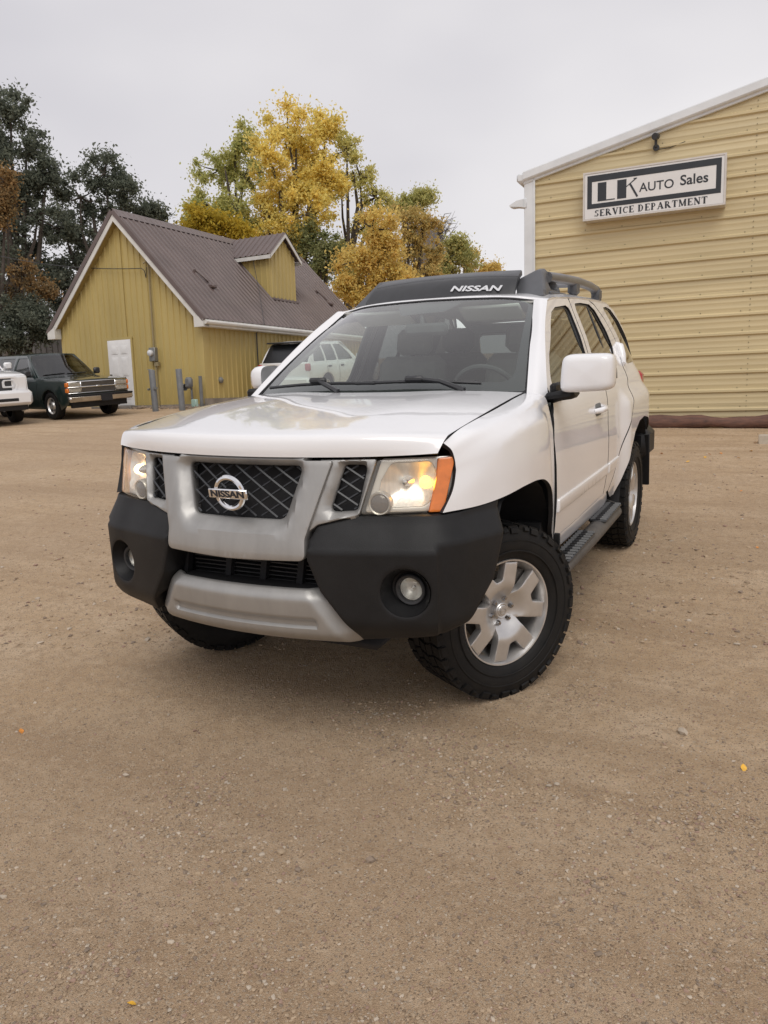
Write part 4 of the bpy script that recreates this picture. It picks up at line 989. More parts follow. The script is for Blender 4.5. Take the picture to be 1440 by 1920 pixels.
# ---- fallen leaves
LF = [pmat('yellow_leaf', (.72, .40, .04), .55, var=.15, vscale=40), pmat('orange_leaf', (.62, .24, .04), .55, var=.2, vscale=40)]
def leaf(u, v, s, m, rz, label, tilt=.35, group=None):
    p = pixel_ground(u, v); o_ = [(0, -.5), (.18, -.36), (.36, -.1), (.34, .12), (.2, .34), (0, .55), (-.2, .34), (-.34, .12), (-.36, -.1), (-.18, -.36)]
    V = [(x*s, y*s, .10*s*abs(x)*3) for x, y in o_]+[(0, -.5*s, 0), (0, -.25*s, .01*s), (0, 0, .0), (0, .3*s, .012*s)]+[(.012*s, -.8*s, .06*s), (-.012*s, -.8*s, .06*s)]
    F = [(0, 1, 11), (1, 2, 12, 11), (2, 3, 12), (3, 4, 13, 12), (4, 5, 13), (5, 6, 13), (6, 7, 12, 13), (7, 8, 12), (8, 9, 11, 12), (9, 0, 11), (0, 14, 15)]
    o = mesh('fallen_leaf', V, F, m, None, True, None); o.location = (p[0], p[1], gz(p[0], p[1])+s*.22); o.rotation_euler = (tilt, .2, rz); tag(o, label, 'leaf', group)
leaf(1394, 1443, .030, LF[0], .3, 'yellow leaf on the gravel near the right edge', .7)
leaf(247, 1880, .022, LF[0], 2.2, 'small yellow leaf at the bottom of the picture')
leaf(39, 1364, .030, LF[1], 1.2, 'orange leaf on the gravel near the left edge', .5)
for i, (u, v) in enumerate(((1322, 858), (1330, 852), (1408, 846), (1416, 832), (1290, 866), (1352, 850), (1385, 858), (1240, 850))):
    leaf(u, v, .05, LF[i % 2], i*1.3, 'tiny orange leaf lying on the gravel in front of the wooden log', .3, 'leaves blown against the tan building')
for i, (u, v) in enumerate(((1420, 1027), (1250, 975), (1228, 1010), (1390, 920))):
    leaf(u, v, .028, LF[1], i*1.9, 'small dry leaf on the gravel right of the rear wheel', .3, 'dry leaves beside the vehicle')

# ================================================================== tan metal building with the sign
WA = .032; W0 = np.array([0, 10.878, 0]); WD = np.array([math.cos(WA), math.sin(WA), 0]); WN = np.array([math.sin(WA), -math.cos(WA), 0])   # WN faces the camera
TAN = pmat('tan_steel_siding', (.54, .446, .262), .45, var=.10, vscale=1.2, rvar=.05, bump=.05, bscale=3, stretch=(.25, 1, 3))
WHT = pmat('white_metal_trim', (.66, .68, .70), .5, var=.06, vscale=3)
def wp(u, z, d=0.0): return W0+WD*u+WN*d+np.array([0, 0, z])
BLD = thing('metal_building', 'tan ribbed steel building with white trim and a sign on its wall', 'building', tuple(wp(0, .85)))
BL = np.array(BLD.location)
RS = .2212; U0 = -2.17; Z0 = 5.22; APEX = 5.6; UEND = 13.4
def rake(u): return Z0+RS*((u-U0) if u < APEX else (2*APEX-u-U0))
rib0 = 1.118
def wall_profile(z0, z1):
    "(z, depth) across one sheet: tall ribs every 0.3048 m with two low ribs between"
    out = []
    k = math.floor((z0-rib0)/.3048)-1
    zz = rib0+k*.3048
    while zz < z1+.31:
        out += [(zz-.038, .002), (zz-.017, .032), (zz+.014, .032), (zz+.036, .002)]
        for f in (.105, .20): out += [(zz+f-.016, .002), (zz+f-.007, .005), (zz+f+.007, .005), (zz+f+.016, .002)]
        zz += .3048
    out = [p for p in out if z0 < p[0] < z1]
    return [(z0, .002)]+out+[(z1, .002)]
def wall_sheet(z0, z1, d0=0):
    pr = wall_profile(z0, z1); V = []; F = []
    for z, d in pr:
        ul = U0+max(0, (z-Z0)/RS); ur = UEND if z < rake(UEND) else 2*APEX-U0-(z-Z0)/RS
        if ul > ur: ul = ur = APEX
        for f in (0, 1): V.append(wp(ul+(ur-ul)*f, z, d+d0)-BL)
    F = [(2*i, 2*i+1, 2*i+3, 2*i+2) for i in range(len(pr)-1)]
    return mesh('siding_sheet', V, F, TAN, BLD, True, 20)
zz = .70; n_ = 0
while zz < rake(APEX)-.05:
    z1 = min(rib0+.036+.9144*(n_)+.05, rake(APEX)-.01) if n_ else rib0+.07
    wall_sheet(zz+(.0 if n_ else 0), z1, .003*(n_ % 2)); zz = z1-.004; n_ += 1
# screws
scm = MB()
for k in range(17):
    z = rib0+.3048*k+.05
    for u in np.arange(-1.9, 4.5, .62):
        if z < rake(u)-.1: scm.box(wp(u+.03*math.sin(k*3+u), z+.0, .006)-BL, (.016, .010, .016), bev=.003)
for k in range(60):
    z = 1.0+.085*k
    if z < rake(1.32)-.06: scm.box(wp(1.32, z, .012)-BL, (.014, .010, .014), bev=.003)
so = scm.build('screw_heads', pmat('screw_metal', (.25, .22, .15), .5, metal=.4), BLD); stuff(so)
# trim: rake, corner, gutter
def strip(name, pts, prof, mat, parent, org):
    "sweeps a (out, up) profile along pts; out is WN"
    V = []; n2 = len(prof)
    for p in pts:
        for d, h in prof: V.append(np.array(p)+WN*d+np.array([0, 0, h])-org)
    F = [(i*n2+j, (i+1)*n2+j, (i+1)*n2+(j+1) % n2, i*n2+(j+1) % n2) for i in range(len(pts)-1) for j in range(n2)]+[tuple(range(n2)), tuple((len(pts)-1)*n2+j for j in range(n2))[::-1]]
    return mesh(name, V, F, mat, parent, True, 25)
strip('rake_trim', [wp(U0-.19, rake(U0-.19)), wp(APEX, rake(APEX))], [(-.05, .12), (.10, .12), (.115, .10), (.115, -.01), (.10, -.03), (.075, -.035), (.06, -.045), (.06, -.075), (.045, -.085), (.02, -.085), (-.05, -.06)], WHT, BLD, BL)
strip('rake_trim', [wp(APEX, rake(APEX)), wp(UEND, rake(UEND))], [(-.05, .12), (.10, .12), (.115, .10), (.115, -.01), (.10, -.03), (.075, -.035), (.06, -.045), (.06, -.075), (.045, -.085), (.02, -.085), (-.05, -.06)], WHT, BLD, BL)
co = MB()
for a, b, d in ((-2.355, -2.165, .045), ):
    co.box(wp((a+b)/2, 2.95, d/2-.05)-BL, (b-a, .14, 4.5), R=np.array(Matrix.Rotation(WA, 3, 'Z')), bev=.012)
    co.box(wp(b-.008, 2.95, .035)-BL, (.03, .05, 4.5), R=np.array(Matrix.Rotation(WA, 3, 'Z')), bev=.006)
co.build('corner_trim', WHT, BLD)
gt = MB(); gt.box(wp(-2.40, 5.20, -5.9)-BL, (.15, 12.0, .15), R=np.array(Matrix.Rotation(WA, 3, 'Z')), bev=.03); gt.build('gutter', WHT, BLD)
sv = MB(); sv.add([wp(-2.30, .6, 0)-BL, wp(-2.30, 5.2, 0)-BL, wp(-2.30, 5.2, -12)-BL, wp(-2.30, .6, -12)-BL], [(0, 1, 2, 3)]); sv.build('side_wall', TAN, BLD)
rfm = MB(); rfm.add([wp(U0-.19, rake(U0-.19)+.11, .05)-BL, wp(APEX, rake(APEX)+.11, .05)-BL, wp(APEX, rake(APEX)+.11, -12)-BL, wp(U0-.19, rake(U0-.19)+.11, -12)-BL], [(0, 1, 2, 3)])
rfm.add([wp(UEND, rake(UEND)+.11, .05)-BL, wp(APEX, rake(APEX)+.11, .05)-BL, wp(APEX, rake(APEX)+.11, -12)-BL, wp(UEND, rake(UEND)+.11, -12)-BL], [(0, 1, 2, 3)]); rfm.build('roof', WHT, BLD, smooth=False)
fo = MB(); fo.box(wp(5.5, .72, -.06)-BL, (15.6, .10, .30), R=np.array(Matrix.Rotation(WA, 3, 'Z'))); fo.build('footing', pmat('grey_footing_concrete', (.30, .28, .25), .9, var=.15), BLD)
# flood lamp on the corner, security camera
fl = thing('flood_lamp', 'small white wedge lamp on the corner post of the tan building', 'lamp', tuple(wp(-2.36, 4.78, .02))); o_ = np.array(fl.location)
f = MB(); f.prism([(0, .07), (0, -.07), (-.10, -.05), (-.24, -.035), (-.25, -.01), (-.12, .055)], (0, -.06, 0), WD, (0, 0, 1), -WN, .16); f.build('lamp_hood', WHT, fl); f = MB(); f.box((-.12, 0, -.052), (.16, .10, .012)); f.build('lamp_lens', MT['letter'], fl); f = MB(); f.box((.02, .02, 0), (.07, .12, .16), bev=.01); f.build('lamp_bracket', WHT, fl)
sc_ = thing('security_camera', 'small black security camera above the sign on the tan wall', 'camera', tuple(wp(-.16, 5.43, .03))); f = MB(); f.lathe([(-.06, .0), (-.06, .05), (.03, .055), (.05, .05), (.05, .0)], (0, -.10, .09), (-.2, -1, -.2), 20); f.build('camera_body', MT['plastic_smooth'], sc_)
f = MB(); f.tube([(.0, 0, -.06), (0, -.05, -.05), (0, -.07, .05)], .022, 8); f.lathe([(0, .05), (-.03, .05), (-.035, 0)], (0, 0, -.06), (0, 1, 0), 14); f.build('camera_arm', MT['plastic_smooth'], sc_)
f = MB(); f.tube([wp(-.12, 5.34, .04)-np.array(sc_.location), wp(.05, 5.345, .02)-np.array(sc_.location), wp(.28, 5.40, .036)-np.array(sc_.location)], .006, 5); f.build('cable', MT['plastic_smooth'], sc_)
# ---- the sign
SGN = thing('sign', 'white lightbox sign with black lettering on the tan wall', 'sign', tuple(wp(-.19, 4.70, .05))); so_ = np.array(SGN.location)
SX0, SX1, SZ0, SZ1 = -1.10, 1.10, -.385, .385
SR = np.array(Matrix.Rotation(WA, 3, 'Z'))
MT['signface'] = pmat('sign_face_white', (.70, .69, .68), .35, var=.03, vscale=4); MT['signframe'] = pmat('sign_frame_offwhite', (.58, .55, .52), .5, var=.08); MT['signblack'] = pmat('sign_black_vinyl', (.022, .026, .032), .45, var=.1)
b = MB(); b.box((0, 0, 0), (SX1-SX0, .24, SZ1-SZ0), bev=.012); b.V = [tuple(SR@np.array(v)+WN*.07) for v in b.V]; b.build('cabinet', MT['signframe'], SGN)
def sp(x, z, d=0.0): return WD*x+np.array([0, 0, z])+WN*(.19+d)
def sbox(mb, x0, x1, z0, z1, d0, d1): mb.prism([(x0, z0), (x1, z0), (x1, z1), (x0, z1)], WN*(.19+d0), WD, (0, 0, 1), WN, d1-d0)
b = MB(); sbox(b, -1.07, 1.07, -.355, .355, .0, .008); b.build('face_panel', MT['signface'], SGN)
b = MB()
for (x0, x1, z0, z1) in ((-1.10, 1.10, .358, .385), (-1.10, 1.10, -.385, -.358), (-1.10, -1.073, -.358, .358), (1.073, 1.10, -.358, .358)): sbox(b, x0, x1, z0, z1, .0, .016)
b.build('retainer_frame', MT['signframe'], SGN)
b = MB()
for (x0, x1, z0, z1) in ((-1.03, 1.03, .225, .325), (-1.03, 1.03, -.20, -.125), (-1.03, -.955, -.125, .225), (.955, 1.03, -.125, .225)): sbox(b, x0, x1, z0, z1, .0085, .0115)
b.build('black_border', MT['signblack'], SGN)
b = MB(); sbox(b, -.86, -.72, -.095, .20, .0085, .0115); sbox(b, -.72, -.58, -.095, -.078, .0085, .0115); sbox(b, -.545, -.40, -.095, .20, .0085, .0115)
def sstroke(mb, x0, z0, x1, z1, w0, w1, d):
    v = np.array([x1-x0, z1-z0]); n = np.array([-v[1], v[0]])/np.linalg.norm(v)
    mb.prism([(x0+n[0]*w0/2, z0+n[1]*w0/2), (x0-n[0]*w0/2, z0-n[1]*w0/2), (x1-n[0]*w1/2, z1-n[1]*w1/2), (x1+n[0]*w1/2, z1+n[1]*w1/2)], WN*(.19+.0085), WD, (0, 0, 1), WN, d)
sstroke(b, -.40, .08, -.245, .195, .012, .02, .0032); sstroke(b, -.345, .12, -.225, -.095, .03, .03, .0036); sbox(b, -.29, -.235, .188, .20, .0085, .0118)
b.build('initials', MT['signblack'], SGN)
fr = lambda x, z: frame(sp(x, z, .009), WD, (0, 0, 1), WN)
text_obj('word_auto', 'AUTO', .195, MT['signblack'], SGN, fr(.07, .03), depth=.0012, xs=.98, bold=.002)
text_obj('word_sales', 'Sales', .215, MT['signblack'], SGN, fr(.635, .055), depth=.0012, xs=1.0, bold=.004)
# serif capitals built stroke by stroke
def serif_word(name, word, x0, z0, h, width, parent):
    G = {}
    def st(x0, y0, x1, y1, w0, w1=None): return ('s', x0, y0, x1, y1, w0, w0 if w1 is None else w1)
    def arc(cx, cy, rx, ry, a0, a1, t0, t1): return ('a', cx, cy, rx, ry, a0, a1, t0, t1)
    SV = lambda x: [st(x, 0, x, 1, .2), st(x-.17, .03, x+.17, .03, .06), st(x-.17, .97, x+.17, .97, .06)]
    G['E'] = (.78, SV(.2)+[st(.2, .965, .70, .965, .07), st(.2, .5, .52, .5, .07), st(.2, .035, .72, .035, .07), st(.69, 1, .69, .78, .06, .03), st(.71, 0, .71, .25, .06, .03), st(.52, .38, .52, .62, .05)])
    G['I'] = (.42, SV(.21))
    G['V'] = (.92, [st(.17, 1, .5, .02, .22, .16), st(.5, .02, .78, 1, .10, .08), st(0, .97, .36, .97, .06), st(.62, .97, .94, .97, .06)])
    G['A'] = (.98, [st(.16, 0, .47, .98, .08, .09), st(.47, .98, .80, 0, .16, .22), st(.25, .32, .68, .32, .07), st(0, .03, .30, .03, .06), st(.62, .03, .98, .03, .06)])
    G['T'] = (.84, [st(.42, 0, .42, 1, .2), st(.03, .96, .81, .96, .08), st(.06, .98, .06, .72, .06, .03), st(.78, .98, .78, .72, .06, .03), st(.25, .03, .59, .03, .06)])
    G['N'] = (.98, [st(.18, 0, .18, 1, .08), st(.16, .98, .80, .02, .2), st(.80, 0, .80, 1, .08), st(.03, .03, .33, .03, .06), st(0, .97, .2, .97, .06), st(.65, .97, .95, .97, .06)])
    G['M'] = (1.16, [st(.17, 0, .17, 1, .08), st(.2, .98, .56, .03, .2, .14), st(.56, .03, .92, .98, .09), st(.95, 0, .95, 1, .2), st(.03, .03, .31, .03, .06), st(0, .97, .22, .97, .06), st(.80, .03, 1.12, .03, .06), st(.9, .97, 1.13, .97, .06)])
    G['D'] = (.92, SV(.2)+[st(.2, .965, .45, .965, .07), st(.2, .035, .45, .035, .07), arc(.42, .5, .36, .465, 90, -90, .07, .21)])
    G['P'] = (.80, SV(.2)+[st(.2, .965, .42, .965, .07), st(.2, .46, .42, .46, .07), arc(.42, .712, .25, .253, 90, -90, .07, .18)])
    G['R'] = (.95, SV(.2)+[st(.2, .965, .42, .965, .07), st(.2, .50, .42, .50, .07), arc(.42, .732, .24, .233, 90, -90, .07, .18), st(.42, .5, .78, .03, .18, .2), st(.74, .03, .96, .03, .06)])
    G['C'] = (.86, [arc(.48, .5, .40, .47, 40, 180, .07, .2), arc(.48, .5, .40, .47, 180, 315, .2, .07), st(.79, .99, .79, .66, .05, .03)])
    G['S'] = (.70, [arc(.34, .745, .25, .225, 30, 180, .09, .19), arc(.34, .745, .25, .225, 180, 262, .19, .24), arc(.37, .26, .27, .23, 82, 0, .24, .19), arc(.37, .26, .27, .23, 0, -150, .19, .09), st(.58, 1, .58, .70, .05, .03), st(.08, 0, .08, .32, .05, .03)])
    tot = sum((G[c][0]+.10) if c != ' ' else .45 for c in word); sx = width/tot; x = x0; nst = [0]
    for c in word:
        if c == ' ': x += .45*sx; continue
        mb = MB(); w, L_ = G[c]
        for q in L_:
            nst[0] += 1; d = .0024+.00012*(nst[0] % 9)
            if q[0] == 's':
                _, a, b_, a2, b2, w0, w1 = q
                v = np.array([(a2-a)*sx, (b2-b_)*h]); n = np.array([-v[1], v[0]])/np.linalg.norm(v)
                k = sx if abs(n[0]) > abs(n[1]) else h
                P_ = [(x+a*sx+n[0]*w0*k*.62, z0+b_*h+n[1]*w0*k*.62), (x+a*sx-n[0]*w0*k*.62, z0+b_*h-n[1]*w0*k*.62), (x+a2*sx-n[0]*w1*k*.62, z0+b2*h-n[1]*w1*k*.62), (x+a2*sx+n[0]*w1*k*.62, z0+b2*h+n[1]*w1*k*.62)]
            else:
                _, cx, cy, rx, ry, a0, a1, t0, t1 = q; o1 = []; o2 = []
                for i in range(11):
                    f_ = i/10; an = math.radians(a0+(a1-a0)*f_); tt = t0+(t1-t0)*(math.sin(f_*PI/2) if a0*a1 >= 0 or True else f_)
                    if c in 'DPR': tt = t0+(t1-t0)*math.sin(f_*PI)
                    o1.append((x+(cx+rx*math.cos(an))*sx, z0+(cy+ry*math.sin(an))*h)); o2.append((x+(cx+max(.02, rx-tt)*math.cos(an))*sx, z0+(cy+max(.02, ry-min(tt, .12))*math.sin(an))*h))
                P_ = o1+o2[::-1]
            mb.prism(P_, WN*(.19+.0085), WD, (0, 0, 1), WN, d)
        mb.build('letter', MT['signblack'], parent, smooth=False); x += (w+.10)*sx
serif_word('service', 'SERVICE DEPARTMENT', -.91, -.332, .105, 1.76, SGN)
# ---- log and concrete block at the foot of the wall
LG = pmat('weathered_red_brown_log', (.17, .085, .06), .85, var=.35, vscale=5, bump=.5, bscale=25, stretch=(1, 6, 6), col2=(.09, .05, .04))
lp = []; lr = []
for i in range(40):
    u = -1.9+i*.16; p = wp(u, 0, .30+.02*math.sin(i*.5)); lp.append((p[0], p[1], gz0(p[0], p[1])+.085+.012*math.sin(i*.9))); lr.append(.105+.018*math.sin(i*.55+1)+.012*math.sin(i*1.7))
lg = MB(); lg.tube(lp, lr, 14); lo = lg.build('log', LG, None); tag(lo, 'long red-brown wooden log at the foot of the tan wall', 'log')
p = pixel_ground(1428, 833); bk = MB(); bk.box((.16, .11, .055), (.40, .20, .16), bev=.012); bo_ = bk.build('concrete_block', pmat('pale_concrete', (.46, .40, .32), .9, var=.15, bump=.4, bscale=80), None); bo_.location = (p[0], p[1], gz0(p[0], p[1])-.01); bo_.rotation_euler = (0, 0, .03); tag(bo_, 'pale concrete block cut off by the right edge', 'block')

# ================================================================== mustard house
HC = np.array([-12.972, 14.704, 0]); HG = np.array([-1.0, .008, 0]); HSD = np.array([.008, 1.0, 0])
MUS = pmat('mustard_steel_siding', (.44, .340, .125), .5, var=.09, vscale=.8, rvar=.05, stretch=(1, 1, .35))
BRN = pmat('brown_steel_roofing', (.125, .092, .085), .38, var=.12, vscale=1.0, rvar=.06)
HW_ = 5.747; HLn = 9.546; HZ = 1.25; HE = 3.76; HAP = 7.05; OV = .235; EV = .29
HOU = thing('yellow_house', 'mustard yellow metal-sided house with steep brown metal roof and dormer', 'house', tuple(HC+np.array([0, 0, 1.34]))); HO = np.array(HOU.location)
def hp(g, s, z): return HC+HG*g+HSD*s+np.array([0, 0, z])-HO
HSL = (HAP-3.74)/(HW_/2+EV)
def gable_z(g): return 3.74+HSL*(min(g, HW_-g)+EV)-.07
def ribs_1d(a, b, pitch=.2286, w=.016, rw=.034, hgt=.03):
    out = [(a, 0)]; x = a+pitch/2
    while x < b-rw:
        out += [(x-rw, 0), (x-w, hgt), (x+w, hgt), (x+rw, 0)]; x += pitch
    out.append((b, 0)); return out
def wall_panels(a0, b0, P, zlo, zhi, name, mat, parent, extra=()):
    x = a0; k = 0
    while x < b0-.02:
        x1 = min(x+.9144, b0); pr = ribs_1d(x, x1)
        for e in extra:
            if x < e < x1: pr = sorted(pr+[(e, 0)])
        V = []
        for q, d in pr: V += [P(q, zlo(q), d), P(q, zhi(q), d)]
        F = [(2*i, 2*i+2, 2*i+3, 2*i+1) for i in range(len(pr)-1)]
        mesh(name, V, F, mat, parent, True, 15); x = x1; k += 1
# gable wall towards the camera, with door opening left behind the door
wall_panels(0, HW_, lambda q, z, d: hp(q, -d, z), lambda q: 1.15, gable_z, 'wall_panel', MUS, HOU, (HW_/2,))
wall_panels(0, HLn, lambda q, z, d: hp(-d, q, z), lambda q: 1.15, lambda q: 3.85, 'side_wall_panel', MUS, HOU)
bm_ = MB(); bm_.add([hp(HW_, 0, 1.1), hp(HW_, HLn, 1.1), hp(HW_, HLn, 3.9), hp(HW_, 0, 3.9)], [(0, 1, 2, 3)]).add([hp(0, HLn, 1.1), hp(HW_, HLn, 1.1), hp(HW_, HLn, gable_z(HW_)), hp(HW_/2, HLn, gable_z(HW_/2)), hp(0, HLn, gable_z(0))], [(0, 1, 2, 3, 4)]); bm_.build('rear_walls', MUS, HOU, smooth=False)
cm = MB(); cm.box(hp(.03, -.028, 2.45), (.13, .02, 2.7), bev=.004); cm.box(hp(-.028, .03, 2.45), (.02, .13, 2.7), bev=.004); cm.build('corner_trim', MUS, HOU)
# roof slopes: sheets run from ridge to eave
RT = HW_/2
def roofpt(side, s, f, d):
    "side +1 = slope facing the lot; f 0 ridge .. 1 eave"
    g0 = RT; g1 = -EV if side > 0 else HW_+EV; g = g0+(g1-g0)*f; z = HAP+(3.74-HAP)*f
    nz_ = np.array([-side*HSL, 0, 1.0]); nz_ = np.array([(1 if side > 0 else -1)*HSL/math.hypot(HSL, 1), 0, 1/math.hypot(HSL, 1)])
    p = hp(g, s, z); return p+np.array([nz_[0], 0, nz_[2]])*(d+.05)
for side_ in (1, -1):
    wall_panels(-OV, HLn+OV, lambda q, f, d: roofpt(side_, q, f, d), lambda q: 0.0, lambda q: 1.0, 'roof_panel', BRN, HOU)
rc_ = MB(); rc_.add([roofpt(1, -OV-.02, .06, .03), hp(RT, -OV-.02, HAP+.10), roofpt(-1, -OV-.02, .06, .03), roofpt(1, HLn+OV, .06, .03), hp(RT, HLn+OV, HAP+.10), roofpt(-1, HLn+OV, .06, .03)], [(0, 1, 4, 3), (1, 2, 5, 4)]); rc_.build('ridge_cap', BRN, HOU, smooth=False)
HWH = pmat('white_painted_fascia', (.62, .61, .58), .55, var=.08, vscale=4)
def rake_board(s_, name, mat, lo, hi, th):
    mb = MB()
    for side_ in (1, -1):
        P_ = [roofpt(side_, s_, 0, hi), roofpt(side_, s_, 1.0, hi), roofpt(side_, s_, 1.0, lo), roofpt(side_, s_, 0, lo)]; Q_ = [np.array(p)+np.array([0, -th, 0]) for p in P_]
        mb.add(P_+Q_, [(0, 1, 2, 3), (7, 6, 5, 4), (0, 4, 5, 1), (2, 6, 7, 3), (1, 5, 6, 2), (0, 3, 7, 4)])
    return mb.build(name, mat, HOU, smooth=False)
rake_board(-OV+.02, 'rake_fascia', HWH, -.23, -.075, .03); rake_board(-OV-.005, 'rake_flashing', BRN, -.095, .035, .03)
sf = MB()
for side_ in (1, -1): sf.add([roofpt(side_, -OV, .0, -.20), roofpt(side_, -OV, 1.0, -.20), roofpt(side_, .0, 1.0, -.20), roofpt(side_, .0, .0, -.20)], [(0, 1, 2, 3)])
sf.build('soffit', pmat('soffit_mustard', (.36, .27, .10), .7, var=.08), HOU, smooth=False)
gtr = MB(); gtr.tube([hp(-EV-.04, -OV, 3.70), hp(-EV-.04, HLn+OV, 3.70)], .065, 8); gtr.add([hp(-EV, -OV, 3.74), hp(-EV, HLn+OV, 3.74), hp(-EV, HLn+OV, 3.58), hp(-EV, -OV, 3.58)], [(0, 1, 2, 3)]); gtr.add([hp(-EV, -OV, 3.58), hp(-EV, HLn, 3.58), hp(0, HLn, 3.58), hp(0, -OV, 3.58)], [(0, 1, 2, 3)]); gtr.build('gutter', HWH, HOU)
bx_ = MB(); bx_.prism([(0, .20), (.34, .02), (.34, -.17), (0, -.17)], hp(.05, -OV-.035, 3.74), -HG, (0, 0, 1), HSD, .24); bx_.build('eave_return', HWH, HOU, smooth=False)
bx_ = MB(); bx_.prism([(0, .20), (.34, .02), (.34, -.17), (0, -.17)], hp(HW_-.05, -OV-.035, 3.74), HG, (0, 0, 1), HSD, .24); bx_.build('eave_return', HWH, HOU, smooth=False)
# dormer
DS0, DS1, DG, DE, DA = 4.50, 6.03, .74, 6.33, 6.98
def slope_z(g): return 3.74+HSL*(g+EV)+.06
wall_panels(DS0, DS1, lambda q, z, d: hp(DG-d, q, z), lambda q: slope_z(DG)-.1, lambda q: DE+(DA-DE)*(1-abs(q-(DS0+DS1)/2)/((DS1-DS0)/2)), 'dormer_front', MUS2 if 'MUS2' in globals() else MUS, HOU, ((DS0+DS1)/2,))
gE = (DE-3.74-.06)/HSL-EV
wall_panels(DG, gE+.3, lambda q, z, d: hp(q, DS0-d, z), lambda q: min(slope_z(q), DE+.05)-.1, lambda q: DE+.05, 'dormer_side', MUS, HOU)
dm = (DS0+DS1)/2; DK = (DA-DE)/((DS1-DS0)/2)
def dpt(side_, g, f, d): # dormer roof: f 0 ridge..1 eave, running along g
    s_ = dm+side_*f*((DS1-DS0)/2+.20); z = DA+.10-DK*f*((DS1-DS0)/2+.20); return hp(g, s_, z+d)
for side_ in (-1, 1):
    wall_panels(DG-.22, 2.75, lambda q, f, d: dpt(side_, q, f, d), lambda q: 0.0, lambda q: 1.0, 'dormer_roof_panel', BRN, HOU)
    fb = MB()
    P_ = [dpt(side_, DG-.20, 0, -.02), dpt(side_, DG-.20, 1, -.02), dpt(side_, DG-.20, 1, -.15), dpt(side_, DG-.20, 0, -.15)]; fb.add(P_+[np.array(p)-HG*.0+np.array([-.03, 0, 0]) for p in P_], [(0, 1, 2, 3), (7, 6, 5, 4), (0, 4, 5, 1), (2, 6, 7, 3), (1, 5, 6, 2), (0, 3, 7, 4)]); fb.build('dormer_fascia', HWH, HOU, smooth=False)
    fb = MB(); P_ = [dpt(side_, DG-.20, 1, -.02), dpt(side_, 2.3, 1, -.02), dpt(side_, 2.3, 1, -.14), dpt(side_, DG-.20, 1, -.14)]; fb.add(P_+[np.array(p)+HSD*side_*-.03 for p in P_], [(0, 1, 2, 3), (7, 6, 5, 4), (0, 4, 5, 1), (2, 6, 7, 3), (1, 5, 6, 2), (0, 3, 7, 4)]); fb.build('dormer_eave_board', HWH, HOU, smooth=False)
fb = MB(); fb.box(hp(DG-.06, dm, slope_z(DG-.06)+.02), (.12, DS1-DS0+.1, .06)); fb.build('dormer_flashing', BRN, HOU)
# roof vents
for s_, g_ in ((1.38, .86), (8.42, .95)):
    v_ = MB(); zc = slope_z(g_)+.02; a_s = math.atan(HSL); RR = np.array(Euler((0, a_s, 0)).to_matrix()) 
    v_.box(hp(g_-.13, s_+.10, slope_z(g_-.13)+.06), (.22, .20, .12), bev=.03); v_.tube([hp(g_+.30, s_-.12, slope_z(g_+.30)+.10), hp(g_-.02, s_+.05, slope_z(g_-.02)+.10)], .03, 6); v_.box(hp(g_+.32, s_-.12, slope_z(g_+.32)+.05), (.06, .10, .10)); v_.build('roof_vent', BRN, HOU)
# door with six panels
DR = slab('door', [(2.72, 1.43), (3.665, 1.43), (3.665, 3.40), (2.72, 3.40)], lambda g, z: np.stack([HC[0]-g-HO[0], HC[1]-.055-HO[1]+0*g, z-HO[2]], -1), pmat('white_door_paint', (.72, .71, .70), .45, var=.04), HOU, thick=.06, r=.006, res=.3, hint=(0, -1, 0))
for (a, b, c_, d_) in ((2.86, 3.13, 2.98, 3.22), (3.25, 3.52, 2.98, 3.22), (2.86, 3.13, 2.32, 2.88), (3.25, 3.52, 2.32, 2.88), (2.86, 3.13, 1.62, 2.12), (3.25, 3.52, 1.62, 2.12)):
    slab('door_panel', fillet([(a, c_), (b, c_), (b, d_), (a, d_)], .01), lambda g, z: np.stack([HC[0]-g-HO[0], HC[1]-.068-HO[1]+0*g, z-HO[2]], -1), DR.data.materials[0], DR, thick=.014, r=.012, res=.2, hint=(0, -1, 0))
k_ = MB(); k_.lathe([(0, .03), (.02, .03), (.04, .018), (.06, .032), (.075, .025), (.08, 0)], hp(3.58, -.06, 2.36), (0, -1, 0), 14); k_.box(hp(3.58, -.065, 2.47), (.07, .02, .16), bev=.01); k_.build('door_lock', MT['brake'], DR)
f_ = MB(); f_.box(hp(2.69, -.045, 2.42), (.07, .05, 2.0)); f_.box(hp(3.70, -.045, 2.42), (.07, .05, 2.0)); f_.box(hp(3.195, -.045, 3.44), (1.08, .05, .07)); f_.build('door_frame', MUS, HOU, smooth=False)
st_ = MB(); st_.box(hp(3.1, -.35, 1.30), (1.6, .7, .24), bev=.01); st_.build('door_step', pmat('grey_step_concrete', (.22, .20, .18), .9, var=.2), HOU)
fd_ = MB(); fd_.box(hp(2.8, -.02, 1.25), (5.9, .10, .34)); fd_.box(hp(-.02, 4.7, 1.32), (.10, 9.6, .5)); fd_.build('foundation', pmat('dirty_foundation', (.24, .21, .18), .9, var=.25, vscale=3), HOU)
